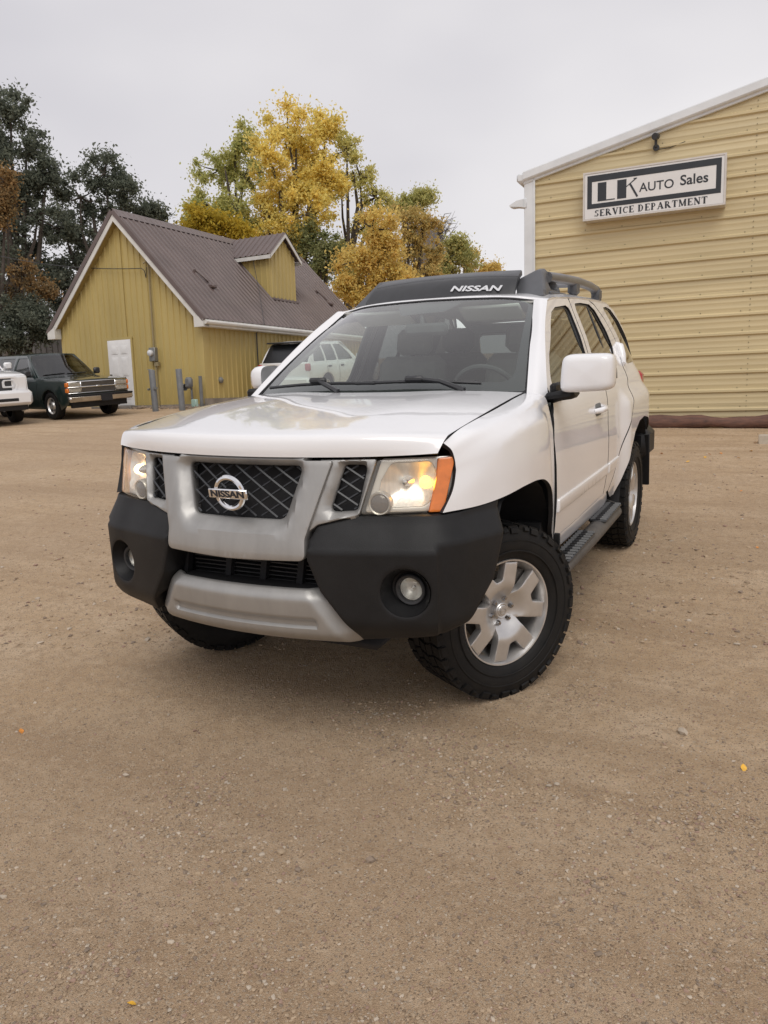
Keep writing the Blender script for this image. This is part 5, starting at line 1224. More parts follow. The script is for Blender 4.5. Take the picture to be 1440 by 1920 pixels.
# electricity meter, conduit and service wire
MET = thing('electric_meter', 'grey electric meter box with conduit on the yellow gable wall', 'meter', tuple(HO+hp(1.80, -.06, 2.9))); mo = np.array(MET.location)-HO
GRY = pmat('grey_meter_metal', (.22, .22, .21), .5, metal=.4, var=.15)
b = MB(); b.box((0, -.05, 0), (.24, .14, .40), bev=.015); b.build('meter_box', GRY, MET); b = MB(); b.lathe([(0, .09), (.07, .09), (.10, .06), (.11, 0)], (-.02, -.12, .04), (0, -1, 0), 20); b.build('meter_dial', MT['letter'], MET)
b = MB(); b.tube([(0.02, -.03, .2), (.04, -.03, 2.56), (.02, -.10, 2.64), (-.06, -.14, 2.60)], .028, 8); b.tube([(.05, -.03, -.2), (.07, -.03, -1.55)], .025, 8); b.box((.10, -.03, -.28), (.16, .08, .12)); b.build('conduit', pmat('conduit_mustard_grey', (.27, .22, .12), .6, var=.1), MET)
wb = at(-40, 470, 30); ws0 = HO+hp(2.0, -.12, 5.38); wr = MB(); wr.tube([ws0+(wb-ws0)*t+np.array([0, 0, -.55*4*t*(1-t)*.35]) for t in np.linspace(0, 1, 14)], .012, 5); wr.tube([ws0, ws0+np.array([.10, 0, -.08]), ws0+np.array([.14, 0, -.28]), ws0+np.array([.18, 0, .02])], .012, 5)
tag(wr.build('service_wire', MT['plastic_smooth'], None), 'thin dark wire running from the trees to the yellow gable', 'wire')
ck = MB(); ck.tube([HO+hp(-.05, 2.51, 3.55), HO+hp(-.04, 2.53, 2.0)], .018, 6); ck.tube([HO+hp(1.35, 4.44, 6.2), HO+hp(.4, 3.4, 4.9), HO+hp(-.36, 2.52, 3.8), HO+hp(-.05, 2.51, 3.55)], .010, 5); ck.box(HO+hp(-.06, 2.53, 2.05), (.10, .10, .16)); tag(ck.build('cable_drop', MT['plastic_smooth'], None), 'thin dark cable dropping over the gutter down the yellow side wall', 'cable')
kb = MB(); kb.lathe([(0, .09), (.05, .09), (.09, .05), (.10, 0)], HO+hp(-.02, .64, 2.09), (1, 0, 0), 16); tag(kb.build('wall_vent', GRY, None), 'small round grey vent low on the yellow side wall', 'vent')
# ---- steel bollards
def bollard(u, v, h, label, extra):
    p = pixel_ground(u, v); t = thing('bollard', label, 'bollard', (p[0], p[1], gz0(p[0], p[1])), (.0, -.03, .2), 'grey bollards by the yellow wall'); b = MB()
    b.lathe([(-.1, .085), (h-.01, .085), (h, .078), (h, 0)], (0, 0, 0), (0, 0, 1), 18); b.build('post', BGR, t)
    if extra == 1:
        b = MB(); b.box((.10, -.06, .62), (.10, .05, .06)); b.lathe([(0, .035), (.05, .03), (.06, 0)], (-.09, -.06, .60), (-1, 0, 0), 10); b.tube([(.06, -.05, h), (-.09, -.06, h+.02)], .015, 6); b.build('fitting', GRY, t)
BGR = pmat('grey_post_paint', (.145, .15, .155), .55, var=.15, vscale=6)
bollard(292, 771, 1.12, 'grey steel bollard below the electric meter', 1); bollard(342, 769, 1.12, 'grey steel bollard in front of the gas meter', 0)
GAS = thing('gas_meter', 'grey gas meter with pipes behind the right bollard', 'meter', tuple(pixel_ground(346, 766)+np.array([.06, .35, 0]))); b = MB(); b.box((-.14, 0, .72), (.24, .18, .32), bev=.06); b.lathe([(0, .10), (.08, .10), (.12, .05)], (-.28, 0, .60), (-1, 0, 0), 14); b.build('meter_body', BGR, GAS); b = MB(); b.tube([(-.10, .05, .86), (-.10, .05, 0)], .03, 8); b.tube([(.24, .05, 0), (.24, .05, .9)], .05, 8); b.build('pipe', BGR, GAS)
b = MB(); b.box((.16, -.16, .14), (.18, .12, .22), bev=.02); b.build('valve_box', pmat('pale_green_plastic', (.35, .50, .44), .6), GAS)
# rubble and grass along the house foot
rb = MB()
for k in range(130):
    g_ = -.4+4.2*rng.random(); p = HC+HG*g_+HSD*(-.25-.5*rng.random()); s_ = .03+.07*rng.random(); rb.add(ico*(1+.25*rng.normal(size=(12, 1)))*s_*np.array([1.2, 1, .6])+np.array([p[0], p[1], gz0(p[0], p[1])]), icf)
stuff(rb.build('rubble', PB[2], None, smooth=False))
# grey metal wall behind the parked trucks
FW = thing('metal_fence', 'dark grey corrugated metal wall behind the parked green vehicle', 'fence', (-22, 17.4, gz0(-22, 17.4))); fo_ = np.array(FW.location)
FGR = pmat('dark_grey_steel', (.13, .125, .12), .6, var=.2, vscale=1)
x = -30.0
while x < -18.9:
    pr = ribs_1d(x, x+.9144, .30, .03, .05, .03); V = []
    for q, d in pr: V += [np.array([q, 17.6-d, .9])-fo_, np.array([q, 17.6-d, 4.2])-fo_]
    mesh('fence_panel', V, [(2*i, 2*i+2, 2*i+3, 2*i+1) for i in range(len(pr)-1)], FGR, FW, True, 15); x += .9144
# silo far behind the trees
si = at(806, 450, 95); sl_ = thing('silo', 'dark concrete silo tower showing behind the orange trees', 'silo', (si[0], si[1], 5)); b = MB(); b.lathe([(0, 1.6), (si[2]-5+1.3, 1.6), (si[2]-5+1.5, 1.45)], (0, 0, 0), (0, 0, 1), 20); b.build('shaft', pmat('silo_concrete', (.12, .11, .11), .9, var=.15), sl_); b = MB(); b.lathe([(si[2]-5+1.4, 1.5), (si[2]-5+1.9, .9), (si[2]-5+2.0, 0)], (0, 0, 0), (0, 0, 1), 16); b.build('cap', FGR, sl_)
# ================================================================== parked vehicles in the background
BG_GLASS = glassmat('parked_vehicle_glass', (.30, .32, .31), .03, 1.5, 1.6)
DGRN = pmat('dark_green_paint', (.011, .023, .021), .30, coat=1.0, var=.15, vscale=2)
WPNT = pmat('white_truck_paint', (.74, .74, .75), .32, coat=1.0, var=.03, vscale=2)
BGRUB = MT['rubber']
def bg_wheel(parent, loc, R, W, side, rimmat):
    w = MB(); w.lathe([(-W/2, R*.62), (-W/2, R*.86), (-W/2*.85, R*.97), (0, R), (W/2*.85, R*.97), (W/2, R*.86), (W/2*.96, R*.66), (W/2*.8, R*.60)], loc, (side, 0, 0), 36); o = w.build('wheel', BGRUB, parent)
    w = MB(); w.lathe([(W/2*.82, R*.62), (W/2*.86, R*.58), (W/2*.55, R*.52), (W/2*.45, R*.30), (W/2*.75, R*.22), (W/2*.8, R*.12), (W/2*.8, 0)], loc, (side, 0, 0), 30)
    o2 = w.build('rim', rimmat, o); w = MB()
    for k in range(5):
        a = k*2*PI/5+.3; w.lathe([(W/2*.56, R*.10), (W/2*.53, 0)], np.array(loc)+np.array([0, math.cos(a), math.sin(a)])*R*.41, (side, 0, 0), 10)
    w.build('rim_slots', MT['shell'], o)
def vehicle(name, label, cat, pos, theta, D, paint):
    r = thing(name, label, cat); A = Matrix.Rotation(theta, 4, 'Z'); Q4 = Matrix.Identity(4)
    for i in range(3):
        for j in range(3): Q4[i][j] = QL[i][j]
    r.matrix_world = Matrix.Translation(pos) @ Q4 @ A
    w, zb, zr = D['w'], D['belt'], D['roof']; xb = [.3, .5, .7, .95, zb-.03, zb, zb+.08, zr-.08, zr, zr+.2]; xx = [w-.06, w-.02, w, w-.01, w-.03, w-.05, w-.07, w-.07-(zr-zb)*.30, w-.11-(zr-zb)*.32, w-.3]
    def X(y, z): return spl(xb, xx, z)-.05*ss(.3, 0, y-D['yf'])*1.0-.05*ss(D['yr']-.35, D['yr'], y)
    f = lambda o=0.0: (lambda y, z: np.stack([X(y, z)-o, y, z], -1))
    R_, wb = D['R'], D['wb']; ar = R_+.085
    def archpts(yc): return [(yc+ar*math.cos(a), R_+ar*.96*math.sin(a)) for a in np.linspace(PI+.25, -.25, 13)]
    body = [(D['yf']+.06, .42)]+archpts(0)+archpts(wb)+[(D['yr']-.02, .50), (D['yr'], zb-.1), (D['yr']-.03, zb)]+D['top']
    gh = D['gh']
    for m in (False, True):
        b_ = slab('body_side', body, f(), paint, r, thick=.05, r=.012, res=.10, hint=(1, 0, 0), mirror=m)
        slab('sill', [(.40, .36), (wb-.42, .36), (wb-.42, .50), (.40, .50)], f(.03), MT['plastic'], b_, thick=.05, r=.01, res=.3, hint=(1, 0, 0), mirror=m)
        c_ = slab('cab_side', gh, f(), paint, r, thick=.04, r=.01, holes=[fillet(h, .04) for h in D['win']], res=.10, hint=(1, 0, 0), mirror=m)
        for h in D['win']: slab('window', fillet(h, .04), f(.015), BG_GLASS, c_, thick=0, r=0, res=.2, hint=(1, 0, 0), mirror=m)
        for yy in D['gaps']:
            g_ = MB(); P_ = [(float(X(np.array([yy]), np.array([z]))[0])*(1 if not m else -1)+(.002 if not m else -.002), yy, z) for z in np.linspace(.45, zb, 6)]; g_.tube(P_, .005, 4); g_.build('door_gap', MT['shell'], b_)
        for yy in D['handles']:
            g_ = MB(); x_ = float(X(np.array([yy]), np.array([zb-.13]))[0]); g_.box(((-1 if m else 1)*(x_+.012), yy, zb-.13), (.03, .20, .05), bev=.012); g_.build('door_handle', MT['plastic_smooth'], b_)
        s_ = -1 if m else 1
        for yc in (0, wb): bg_wheel(r, (s_*(w-.15), yc, R_), R_, .25, s_, MT['alloy'])
        mb = MB(); mb.box((s_*(w+.10), D['mirror'], zb+.12), (.20, .10, .18), bev=.035); mb.box((s_*w*.96, D['mirror']+.02, zb+.05), (.14, .05, .05)); mb.build('side_mirror', D.get('mirmat', paint), r)
    def strip_patch(nm, pts, mat, x_in=.03, cr=.03, thick=.02, hint=(0, 0, 1)):
        g = []
        for (y, z, dx) in pts:
            xe = float(X(np.array([y]), np.array([z]))[0])-dx; g.append([(q*xe, y-(0 if True else 0), z+cr*(1-q*q)) for q in (-1, -.6, 0, .6, 1)])
        return patch(nm, g, mat, r, k=4, thick=thick, hint=hint)
    strip_patch('hood', D['hood'], paint, cr=.04); strip_patch('roof', D['rf'], paint, cr=.05)
    wsp = D['ws']
    wf = lambda o=0.0: (lambda s, t: np.stack([s*(D['wsx'][0]+(D['wsx'][1]-D['wsx'][0])*t), wsp[0][0]+(wsp[1][0]-wsp[0][0])*t-.05*(1-s*s)*1.0, wsp[0][1]+(wsp[1][1]-wsp[0][1])*t+.02*(1-s*s)+o], -1))
    slab('windshield', [(-1, 0), (1, 0), (1, 1), (-1, 1)], wf(), BG_GLASS, r, thick=0, r=0, res=.12, hint=(0, -1, 1))
    slab('windshield_frame', fillet([(-1.05, -.04), (1.05, -.04), (1.05, 1.06), (-1.05, 1.06)], .05), wf(-.004), paint, r, thick=.02, r=0, res=.12, hint=(0, -1, 1), holes=[fillet([(-.95, .03), (.95, .03), (.94, .95), (-.94, .95)], .06)])
    for s0 in (-.85, -.02):
        p = MB(); q = wf(.02); P_ = [q(np.array([s0+.75*k/4]), np.array([.06+.02*k/4]))[0] for k in range(5)]; p.tube(P_, .012, 5); p.build('wiper', MT['plastic_smooth'], r)
    i_ = MB(); i_.box((0, (wsp[0][0]+D['yr'])/2, .62), (w*1.7, D['yr']-wsp[0][0]-.3, .5)); i_.box((0, wsp[0][0]-.5, .78), (w*1.62, .9, .45)); i_.box((0, wb/2, .42), (w*1.2, wb+.9, .14))
    for s_ in (-.4, .4): i_.box((s_, wsp[0][0]+1.05, 1.1), (.5, .16, .75), bev=.05)
    i_.build('cabin_interior', MT['interior_dark'], r)
    return r, f, X
def fbox(parent, name, mat, *boxes, bev=.012):
    m = MB()
    for c, d in boxes: m.box(c, d, bev=bev)
    return m.build(name, mat, parent)
# ---- dark green SUV with chrome grille
TH = math.atan2(.962, .272)
yf = -.92
D = dict(w=.965, belt=1.14, roof=1.76, R=.375, wb=2.84, yf=yf, yr=3.86, top=[(.70, 1.14), (.62, 1.135), (-.5, 1.075), (yf+.02, 1.035), (yf+.01, .62)],
         gh=fillet([(.66, 1.13), (1.30, 1.735), (1.42, 1.765), (3.70, 1.765), (3.84, 1.13)], [0, .05, .05, .08, 0]),
         win=[[(.93, 1.19), (1.40, 1.68), (1.92, 1.685), (1.92, 1.19)], [(2.06, 1.19), (2.06, 1.685), (3.60, 1.68), (3.68, 1.19)]], gaps=[.62, 2.0], handles=[1.85], mirror=.84, mirmat=MT['plastic_smooth'],
         hood=[(yf+.02, 1.03, .03), (-.55, 1.07, .05), (0, 1.10, .06), (.62, 1.135, .06)], rf=[(1.34, 1.74, .02), (1.5, 1.765, .02), (2.6, 1.775, .02), (3.72, 1.755, .02)], ws=((.60, 1.15), (1.36, 1.745)), wsx=(.84, .70))
CV, cvf, cvX = vehicle('parked_suv', 'dark green older boxy SUV with chrome double grille beside the yellow house', 'car', (-15.02, 11.25, 0), TH, D, DGRN)
# front right tyre stands at the measured ground point
hv = np.array([math.sin(TH), -math.cos(TH)]); tv = np.array([math.cos(TH), math.sin(TH)])
o2 = np.array([-14.70, 11.03])+tv*.72+np.array([-.15, .0])
CV.matrix_world = Matrix.Translation((o2[0], o2[1], gz0(o2[0], o2[1]))) @ Matrix([[*QL[0], 0], [*QL[1], 0], [*QL[2], 0], [0, 0, 0, 1]]) @ Matrix.Rotation(TH+.06, 4, 'Z') @ Matrix.Scale(.93, 4)
fbox(CV, 'front_panel', DGRN, ((0, yf+.05, .83), (1.84, .10, .44)))
fbox(CV, 'grille_frame', MT['chrome'], ((0, yf-.005, 1.015), (1.82, .05, .025)), ((0, yf-.012, .865), (1.82, .06, .045)), ((0, yf-.005, .715), (1.82, .05, .025)), ((-.52, yf-.008, .865), (.03, .05, .30)), ((.52, yf-.008, .865), (.03, .05, .30)), ((0, yf-.05, .868), (.16, .02, .05)))
g_ = MB()
for k in range(10): g_.box((0, yf-.01, .735+k*.028), (1.02, .03, .008))
g_.box((0, yf+.004, .865), (1.02, .02, .28)); g_.build('grille', pmat('dull_grille_metal', (.16, .155, .145), .45, metal=.6, var=.1), CV, smooth=False)
HLM = pmat('parked_headlamp_glass', (.42, .40, .35), .15, metal=.3, coat=.8, var=.25, vscale=25)
for s_ in (-1, 1):
    for z_ in (.94, .79):
        fbox(CV, 'headlamp', HLM, ((s_*.705, yf-.008, z_), (.34, .05, .11))); fbox(CV, 'marker_lamp', MT['amber'], ((s_*.905, yf+.03, z_), (.06, .12, .12)))
bm2 = MB(); bm2.box((0, yf-.10, .565), (1.92, .16, .17), bev=.04); bm2.build('front_bumper', pmat('dull_chrome', (.55, .52, .48), .25, metal=1.0, var=.2, vscale=3), CV)
fbox(CV, 'bumper_strip', MT['plastic'], ((0, yf-.112, .645), (1.90, .15, .05))); fbox(CV, 'valance', MT['plastic'], ((0, yf+.02, .42), (1.66, .12, .20)))
fbox(CV, 'plate_holder', MT['shell'], ((.12, yf-.19, .55), (.34, .02, .18)), bev=.004)
fbox(CV, 'tailgate', DGRN, ((0, 3.84, .85), (1.80, .06, .75))); fbox(CV, 'rear_glass', BG_GLASS, ((0, 3.78, 1.45), (1.4, .03, .5))); fbox(CV, 'rear_bumper', MT['chrome'], ((0, 3.93, .55), (1.9, .16, .18)))
# paper sheet seen as pale reflection inside windshield is left out
# ---- white pickup cut by the left edge
yf = -.98
D = dict(w=1.0, belt=1.28, roof=1.90, R=.405, wb=3.57, yf=yf, yr=4.75, top=[(2.75, 1.28), (.75, 1.27), (-.5, 1.22), (yf+.10, 1.16), (yf+.03, 1.05), (yf+.02, .7)],
         gh=fillet([(.72, 1.26), (1.38, 1.87), (1.5, 1.905), (2.55, 1.90), (2.72, 1.26)], [0, .05, .05, .08, 0]), win=[[(1.0, 1.32), (1.45, 1.82), (2.0, 1.82), (2.0, 1.32)], [(2.10, 1.32), (2.10, 1.82), (2.48, 1.81), (2.58, 1.32)]], gaps=[.68, 2.05, 2.78], handles=[1.9], mirror=.9,
         hood=[(yf+.06, 1.13, .04), (yf+.16, 1.20, .05), (-.4, 1.26, .06), (.2, 1.29, .06), (.70, 1.285, .06)], rf=[(1.42, 1.88, .02), (1.6, 1.905, .02), (2.2, 1.91, .02), (2.60, 1.885, .02)], ws=((.66, 1.29), (1.44, 1.885)), wsx=(.88, .74))
q_ = pixel_ground(22, 793); RMT = TH-.10; tv = np.array([math.cos(RMT), math.sin(RMT)]); o2 = q_[:2]-tv*.74
RM, rmf, rmX = vehicle('pickup_truck', 'white pickup truck with black grille cut off by the left edge', 'truck', (0, 0, 0), RMT, D, WPNT)
RM.matrix_world = Matrix.Translation((o2[0], o2[1], gz0(o2[0], o2[1]))) @ Matrix([[*QL[0], 0], [*QL[1], 0], [*QL[2], 0], [0, 0, 0, 1]]) @ Matrix.Rotation(RMT, 4, 'Z')
fbox(RM, 'front_panel', WPNT, ((0, yf+.06, .95), (1.90, .12, .46)), bev=.05)
gr_ = slab('grille', fillet([(-.62, .83), (.62, .83), (.70, .98), (.66, 1.13), (-.66, 1.13), (-.70, .98)], .05), lambda x, z: np.stack([x, yf-.02+.06*x*x, z], -1), MT['grillebar'], RM, thick=.04, r=.01, res=.1)
fr_ = fillet([(-.66, .79), (.66, .79), (.75, .98), (.71, 1.17), (-.71, 1.17), (-.75, .98)], .06)
slab('grille_frame', fr_, lambda x, z: np.stack([x, yf-.035+.06*x*x, z], -1), WPNT, RM, thick=.05, r=.012, res=.1, holes=[fillet([(-.61, .84), (.61, .84), (.69, .98), (.65, 1.12), (-.65, 1.12), (-.69, .98)], .05)])
text_obj('grille_lettering', 'RAM', .125, MT['letter'], gr_, frame((0, yf-.045, 1.0), (1, 0, 0), (0, 0, 1), (0, -1, 0)), depth=.012, xs=1.35, bold=.004)
for s_ in (-1, 1):
    slab('grille_scroll', fillet([(s_*.36, .90), (s_*.64, .90), (s_*.66, .98), (s_*.62, 1.09), (s_*.40, 1.09), (s_*.36, 1.04)], .03), lambda x, z: np.stack([x, yf-.045+.06*x*x, z], -1), MT['letter'], RM, thick=.02, r=.006, res=.1, holes=[fillet([(s_*.42, .94), (s_*.61, .94), (s_*.62, .98), (s_*.59, 1.06), (s_*.43, 1.06), (s_*.41, 1.02)], .03)])
    hm = MB(); hm.lathe([(-.06, .12), (.02, .115), (.04, .10), (.045, 0)], (s_*.84, yf+.08, 1.02), (s_*.45, -1, 0), 20); hm.V = [(x, y, 1.02+(z-1.02)*1.15) for x, y, z in hm.V]; hm.build('headlamp', HLM, RM)
    fbox(RM, 'fog_lamp', MT['plastic_smooth'], ((s_*.80, yf-.10, .68), (.14, .06, .12)), bev=.03)
bm2 = MB(); bm2.box((0, yf-.06, .66), (1.98, .20, .36), bev=.07); bm2.build('front_bumper', WPNT, RM); fbox(RM, 'bumper_intake', MT['shell'], ((0, yf-.162, .62), (1.3, .02, .07))); fbox(RM, 'valance', MT['plastic'], ((0, yf+.02, .44), (1.75, .16, .16)))
fbox(RM, 'tailgate', WPNT, ((0, 4.73, .95), (1.85, .06, .6))); fbox(RM, 'bed_floor', MT['shell'], ((0, 3.75, .75), (1.7, 1.9, .06)))
# ---- white SUV beside the house, rear end towards the lot
D = dict(w=.94, belt=1.10, roof=1.70, R=.36, wb=2.80, yf=-.90, yr=3.80, top=[(.72, 1.10), (.60, 1.09), (-.5, 1.02), (-.86, .92), (-.88, .62)],
         gh=fillet([(.66, 1.09), (1.42, 1.66), (1.55, 1.70), (3.35, 1.70), (3.76, 1.09)], [0, .05, .05, .10, 0]), win=[[(1.0, 1.14), (1.55, 1.62), (2.0, 1.63), (2.0, 1.14)], [(2.10, 1.14), (2.10, 1.63), (2.75, 1.62), (2.75, 1.14)], [(2.84, 1.14), (2.84, 1.62), (3.28, 1.60), (3.52, 1.14)]], gaps=[.64, 2.05, 2.8], handles=[1.85, 2.65], mirror=.90,
         hood=[(-.86, .93, .04), (-.7, 1.0, .05), (0, 1.07, .06), (.64, 1.105, .06)], rf=[(1.44, 1.68, .02), (1.6, 1.70, .02), (2.5, 1.715, .02), (3.36, 1.70, .02)], ws=((.62, 1.11), (1.46, 1.68)), wsx=(.82, .70))
RS_, rsf, rsX = vehicle('white_suv', 'white SUV with black rear spoiler parked beside the yellow side wall', 'car', (0, 0, 0), PI, D, WPNT)
o2 = np.array([-11.55, 20.35]); RS_.matrix_world = Matrix.Translation((o2[0], o2[1], gz0(o2[0], o2[1]))) @ Matrix([[*QL[0], 0], [*QL[1], 0], [*QL[2], 0], [0, 0, 0, 1]]) @ Matrix.Rotation(PI+.02, 4, 'Z')
rg = lambda o: (lambda x, t: np.stack([x, 3.74-.34*t+o, 1.12+.54*t], -1))
fbox(RS_, 'tailgate', WPNT, ((0, 3.77, .82), (1.78, .10, .62)), bev=.04)
slab('rear_glass', fillet([(-.80, 0), (.80, 0), (.66, 1), (-.66, 1)], .06), rg(.01), MT['frit'], RS_, thick=.02, r=.01, res=.2, hint=(0, 1, .5))
fbox(RS_, 'spoiler', MT['plastic_smooth'], ((0, 3.46, 1.71), (1.36, .36, .05)), bev=.02); fbox(RS_, 'rear_bumper', WPNT, ((0, 3.86, .52), (1.82, .18, .34)), bev=.06)
for s_ in (-1, 1): fbox(RS_, 'tail_light', pm_red, ((s_*.83, 3.80, .98), (.18, .10, .22)), bev=.03)
fbox(RS_, 'nose', WPNT, ((0, -.88, .72), (1.7, .12, .42)), bev=.05)
# ================================================================== trees
def leafmat(name):
    m = bpy.data.materials.new(name); m.use_nodes = True; t = m.node_tree; b = t.nodes['Principled BSDF']; n = t.nodes.new; l = t.links.new
    a = n('ShaderNodeVertexColor'); a.layer_name = 'tint'; l(a.outputs[0], b.inputs['Base Color']); b.inputs['Roughness'].default_value = .65; b.inputs['Specular IOR Level'].default_value = .25
    tr = n('ShaderNodeBsdfTranslucent'); l(a.outputs[0], tr.inputs[0]); mx_ = n('ShaderNodeMixShader'); mx_.inputs[0].default_value = .55; o = t.nodes['Material Output']
    l(b.outputs[0], mx_.inputs[1]); l(tr.outputs[0], mx_.inputs[2]); l(mx_.outputs[0], o.inputs[0]); return m
LM = leafmat('foliage'); BARK = pmat('grey_brown_bark', (.075, .060, .048), .9, var=.3, vscale=5, bump=.5, bscale=18); 
def crown(name, cl, size, pal, parent, org, seed, dens_=1.0, droop=0):
    "cl: list of (centre, radius) clumps; leaves fill each clump unevenly"
    g = np.random.default_rng(seed); Vs = []; Cs = []
    P_ = []; C_ = []
    pal = np.array(pal)
    for (c, r_) in cl:
        n_ = int(dens_*62*(r_/.5)**2*(.25/size)**1.75); n_ = max(n_, 12)
        d = g.normal(size=(n_, 3)); d /= np.linalg.norm(d, axis=1)[:, None]; rad = np.abs(g.normal(size=n_))*.62
        p = c+d*rad[:, None]*r_*np.array([1, 1, .85]); P_.append(p)
        w = g.dirichlet(np.ones(len(pal))*.55); w2 = .35*w+.65*g.dirichlet(np.ones(len(pal))*.7, n_); C_.append((w2[:, :, None]*pal).sum(1)*(.78+.44*g.random((n_, 1))))
    P_ = np.concatenate(P_); C_ = np.concatenate(C_); n_ = len(P_)
    a = g.normal(size=(n_, 3)); a[:, 2] -= droop; a /= np.linalg.norm(a, axis=1)[:, None]; b = np.cross(a, g.normal(size=(n_, 3))); b /= np.linalg.norm(b, axis=1)[:, None]
    s = size*(.55+.75*g.random(n_))[:, None]
    V = np.stack([P_-a*s*.6, P_+b*s*.34, P_+a*s*.6, P_-b*s*.34], 1)-org
    F = np.arange(n_*4).reshape(-1, 4)
    return fast_mesh(name, V.reshape(-1, 3), F, [LM], parent, False, cols=np.concatenate([C_, np.ones((n_, 1))], 1))
def tree(name, label, dist, base_u, blobs, size, pal, seed, dens_=1.0, trunk=.22, sub=(.5, .95), nsub=9, group=None, lean=0, fork=.30, droop=0.0, dz=0.0):
    "blobs: (u, v, ru, rv, ddepth) in photo pixels, turned into real clumps with their own depth"
    g = np.random.default_rng(seed); b0 = at(base_u, 700, dist); bz = min(float(gz0(b0[0], b0[1])), 6.0)+dz
    base = np.array([b0[0], b0[1], bz-.2]); T = thing(name, label, 'tree', tuple(base), group=group)
    cl = []; tops = []
    fw_ = (b0-CP); fw_[2] = 0; fw_ /= np.linalg.norm(fw_); rt = np.array([fw_[1], -fw_[0], 0])
    for (u, v, ru, rv, dd) in blobs:
        c = at(u, v, dist+dd); wx = ru*dist/1450; wz = rv*dist/1450; wy = (wx+wz)/2
        tops.append(c)
        k = int(nsub*2.1*max(.8, (wx*wz)/(1.2*1.2)))
        for i in range(k):
            d = g.normal(size=3); d /= np.linalg.norm(d); q = g.random()**.42*1.06
            p = c+(rt*d[0]*wx+fw_*d[1]*wy+np.array([0, 0, 1])*d[2]*wz)*q
            cl.append((p, (sub[0]+(sub[1]-sub[0])*g.random()**1.8)*.70))
    crown('crown', cl, size, pal, T, base, seed+100, dens_, droop)
    tk = MB(); top = np.mean(tops, 0); zt = max(t[2] for t in tops); hgt = zt-base[2]
    spine = [base]; 
    for i in range(1, 7):
        f = i/6; p = base*(1-f)+np.array([top[0], top[1], zt-.1*hgt])*f; p[:2] += g.normal(size=2)*.10*f*3*(.3 if i < 2 else 1)*trunk*2; spine.append(p)
    tk.tube([p-base for p in spine], [trunk*(1-.88*i/6)*(1.25 if i == 0 else 1) for i in range(7)], 9); tk.build('trunk', BARK, T)
    lb = MB()
    for c in tops:
        f0 = fork+.35*g.random()*(1-fork); f0 = min(f0, max(.1, (c[2]-base[2])/hgt*.75)); i = f0*6; j = int(i); s_ = spine[j]*(1-(i-j))+spine[min(6, j+1)]*(i-j); rr = trunk*(1-.88*f0)*.62
        m1 = s_*.6+c*.4+np.array([0, 0, -.04*np.linalg.norm(c-s_)])+g.normal(size=3)*.15; m2 = s_*.25+c*.75+g.normal(size=3)*.15
        lb.tube([s_-base, m1-base, m2-base, c-base], [rr, rr*.72, rr*.48, rr*.2], 6)
    near = [(p, r_) for p, r_ in cl]
    for (p, r_) in near[::2]:
        t = min(tops, key=lambda q: np.linalg.norm(q-p)); m_ = t*.5+p*.5+g.normal(size=3)*.12; lb.tube([t-base, m_-base, p-base], [.045, .03, .012], 4)
    lb.build('limbs', BARK, T); return T
YEL = [(.92, .74, .22), (.85, .73, .26), (.70, .67, .26), (.92, .68, .16)]
YGR = [(.58, .57, .22), (.44, .48, .19), (.76, .66, .23), (.36, .40, .17)]
GRN = [(.22, .27, .12), (.30, .33, .15), (.42, .41, .18), (.18, .21, .11)]
ORG = [(.78, .49, .15), (.72, .53, .18), (.54, .45, .18), (.82, .58, .17)]
OLV = [(.38, .36, .17), (.48, .41, .17), (.30, .31, .15), (.58, .45, .17)]
DRK = [(.155, .182, .142), (.195, .22, .165), (.125, .148, .122), (.24, .25, .185)]
ORD = [(.40, .23, .09), (.30, .20, .10), (.46, .28, .10), (.16, .16, .10)]
tree('cottonwood_tree', 'tall golden yellow tree rising highest behind the yellow house', 40, 560, [(540, 250, 48, 42, 0), (505, 300, 40, 42, -1), (585, 300, 50, 45, 1), (545, 350, 60, 45, 0), (500, 400, 45, 40, 0), (580, 400, 50, 40, -1), (610, 240, 30, 25, 1), (545, 450, 45, 40, 0), (620, 330, 30, 30, 0)], 0.140, YEL, 1, 1.5, .34, group='autumn trees behind the house')
tree('cottonwood_tree', 'yellow-green tree left of the tall golden one', 42, 450, [(440, 270, 42, 32, 0), (410, 320, 38, 38, 1), (460, 330, 42, 42, 0), (390, 385, 42, 35, 0), (440, 400, 50, 40, -1), (375, 425, 32, 22, 0), (480, 440, 40, 30, 0)], 0.140, YGR, 2, 1.5, .32, group='autumn trees behind the house')
tree('cottonwood_tree', 'yellow-green tree with bare leaning trunk right of the golden one', 41, 640, [(650, 275, 34, 30, 0), (675, 330, 34, 34, 0), (640, 350, 28, 30, 1), (705, 370, 28, 28, 0), (690, 420, 34, 28, 0), (640, 470, 22, 26, 1), (715, 460, 26, 26, 0), (665, 505, 28, 24, 0)], 0.126, YGR[:1]+YEL[1:3]+GRN[2:3], 3, 1.1, .34, sub=(.4, .75), group='autumn trees behind the house')
tree('young_tree', 'bright yellow low tree beside the roof ridge', 36, 400, [(375, 415, 28, 24, 0), (410, 430, 34, 22, 0), (360, 440, 18, 14, 0), (445, 440, 24, 16, 0)], 0.131, [(.55, .40, .05), (.45, .38, .06), (.60, .42, .05)], 4, 1.2, .14, group='autumn trees behind the house')
tree('shade_tree', 'olive green tree showing between the dormer and golden trees', 39, 600, [(590, 460, 30, 30, 0), (610, 510, 32, 34, 0), (570, 440, 24, 24, 0), (625, 470, 20, 28, 0)], 0.126, OLV[:1]+GRN[:2], 5, 1.0, .22, group='autumn trees behind the house')
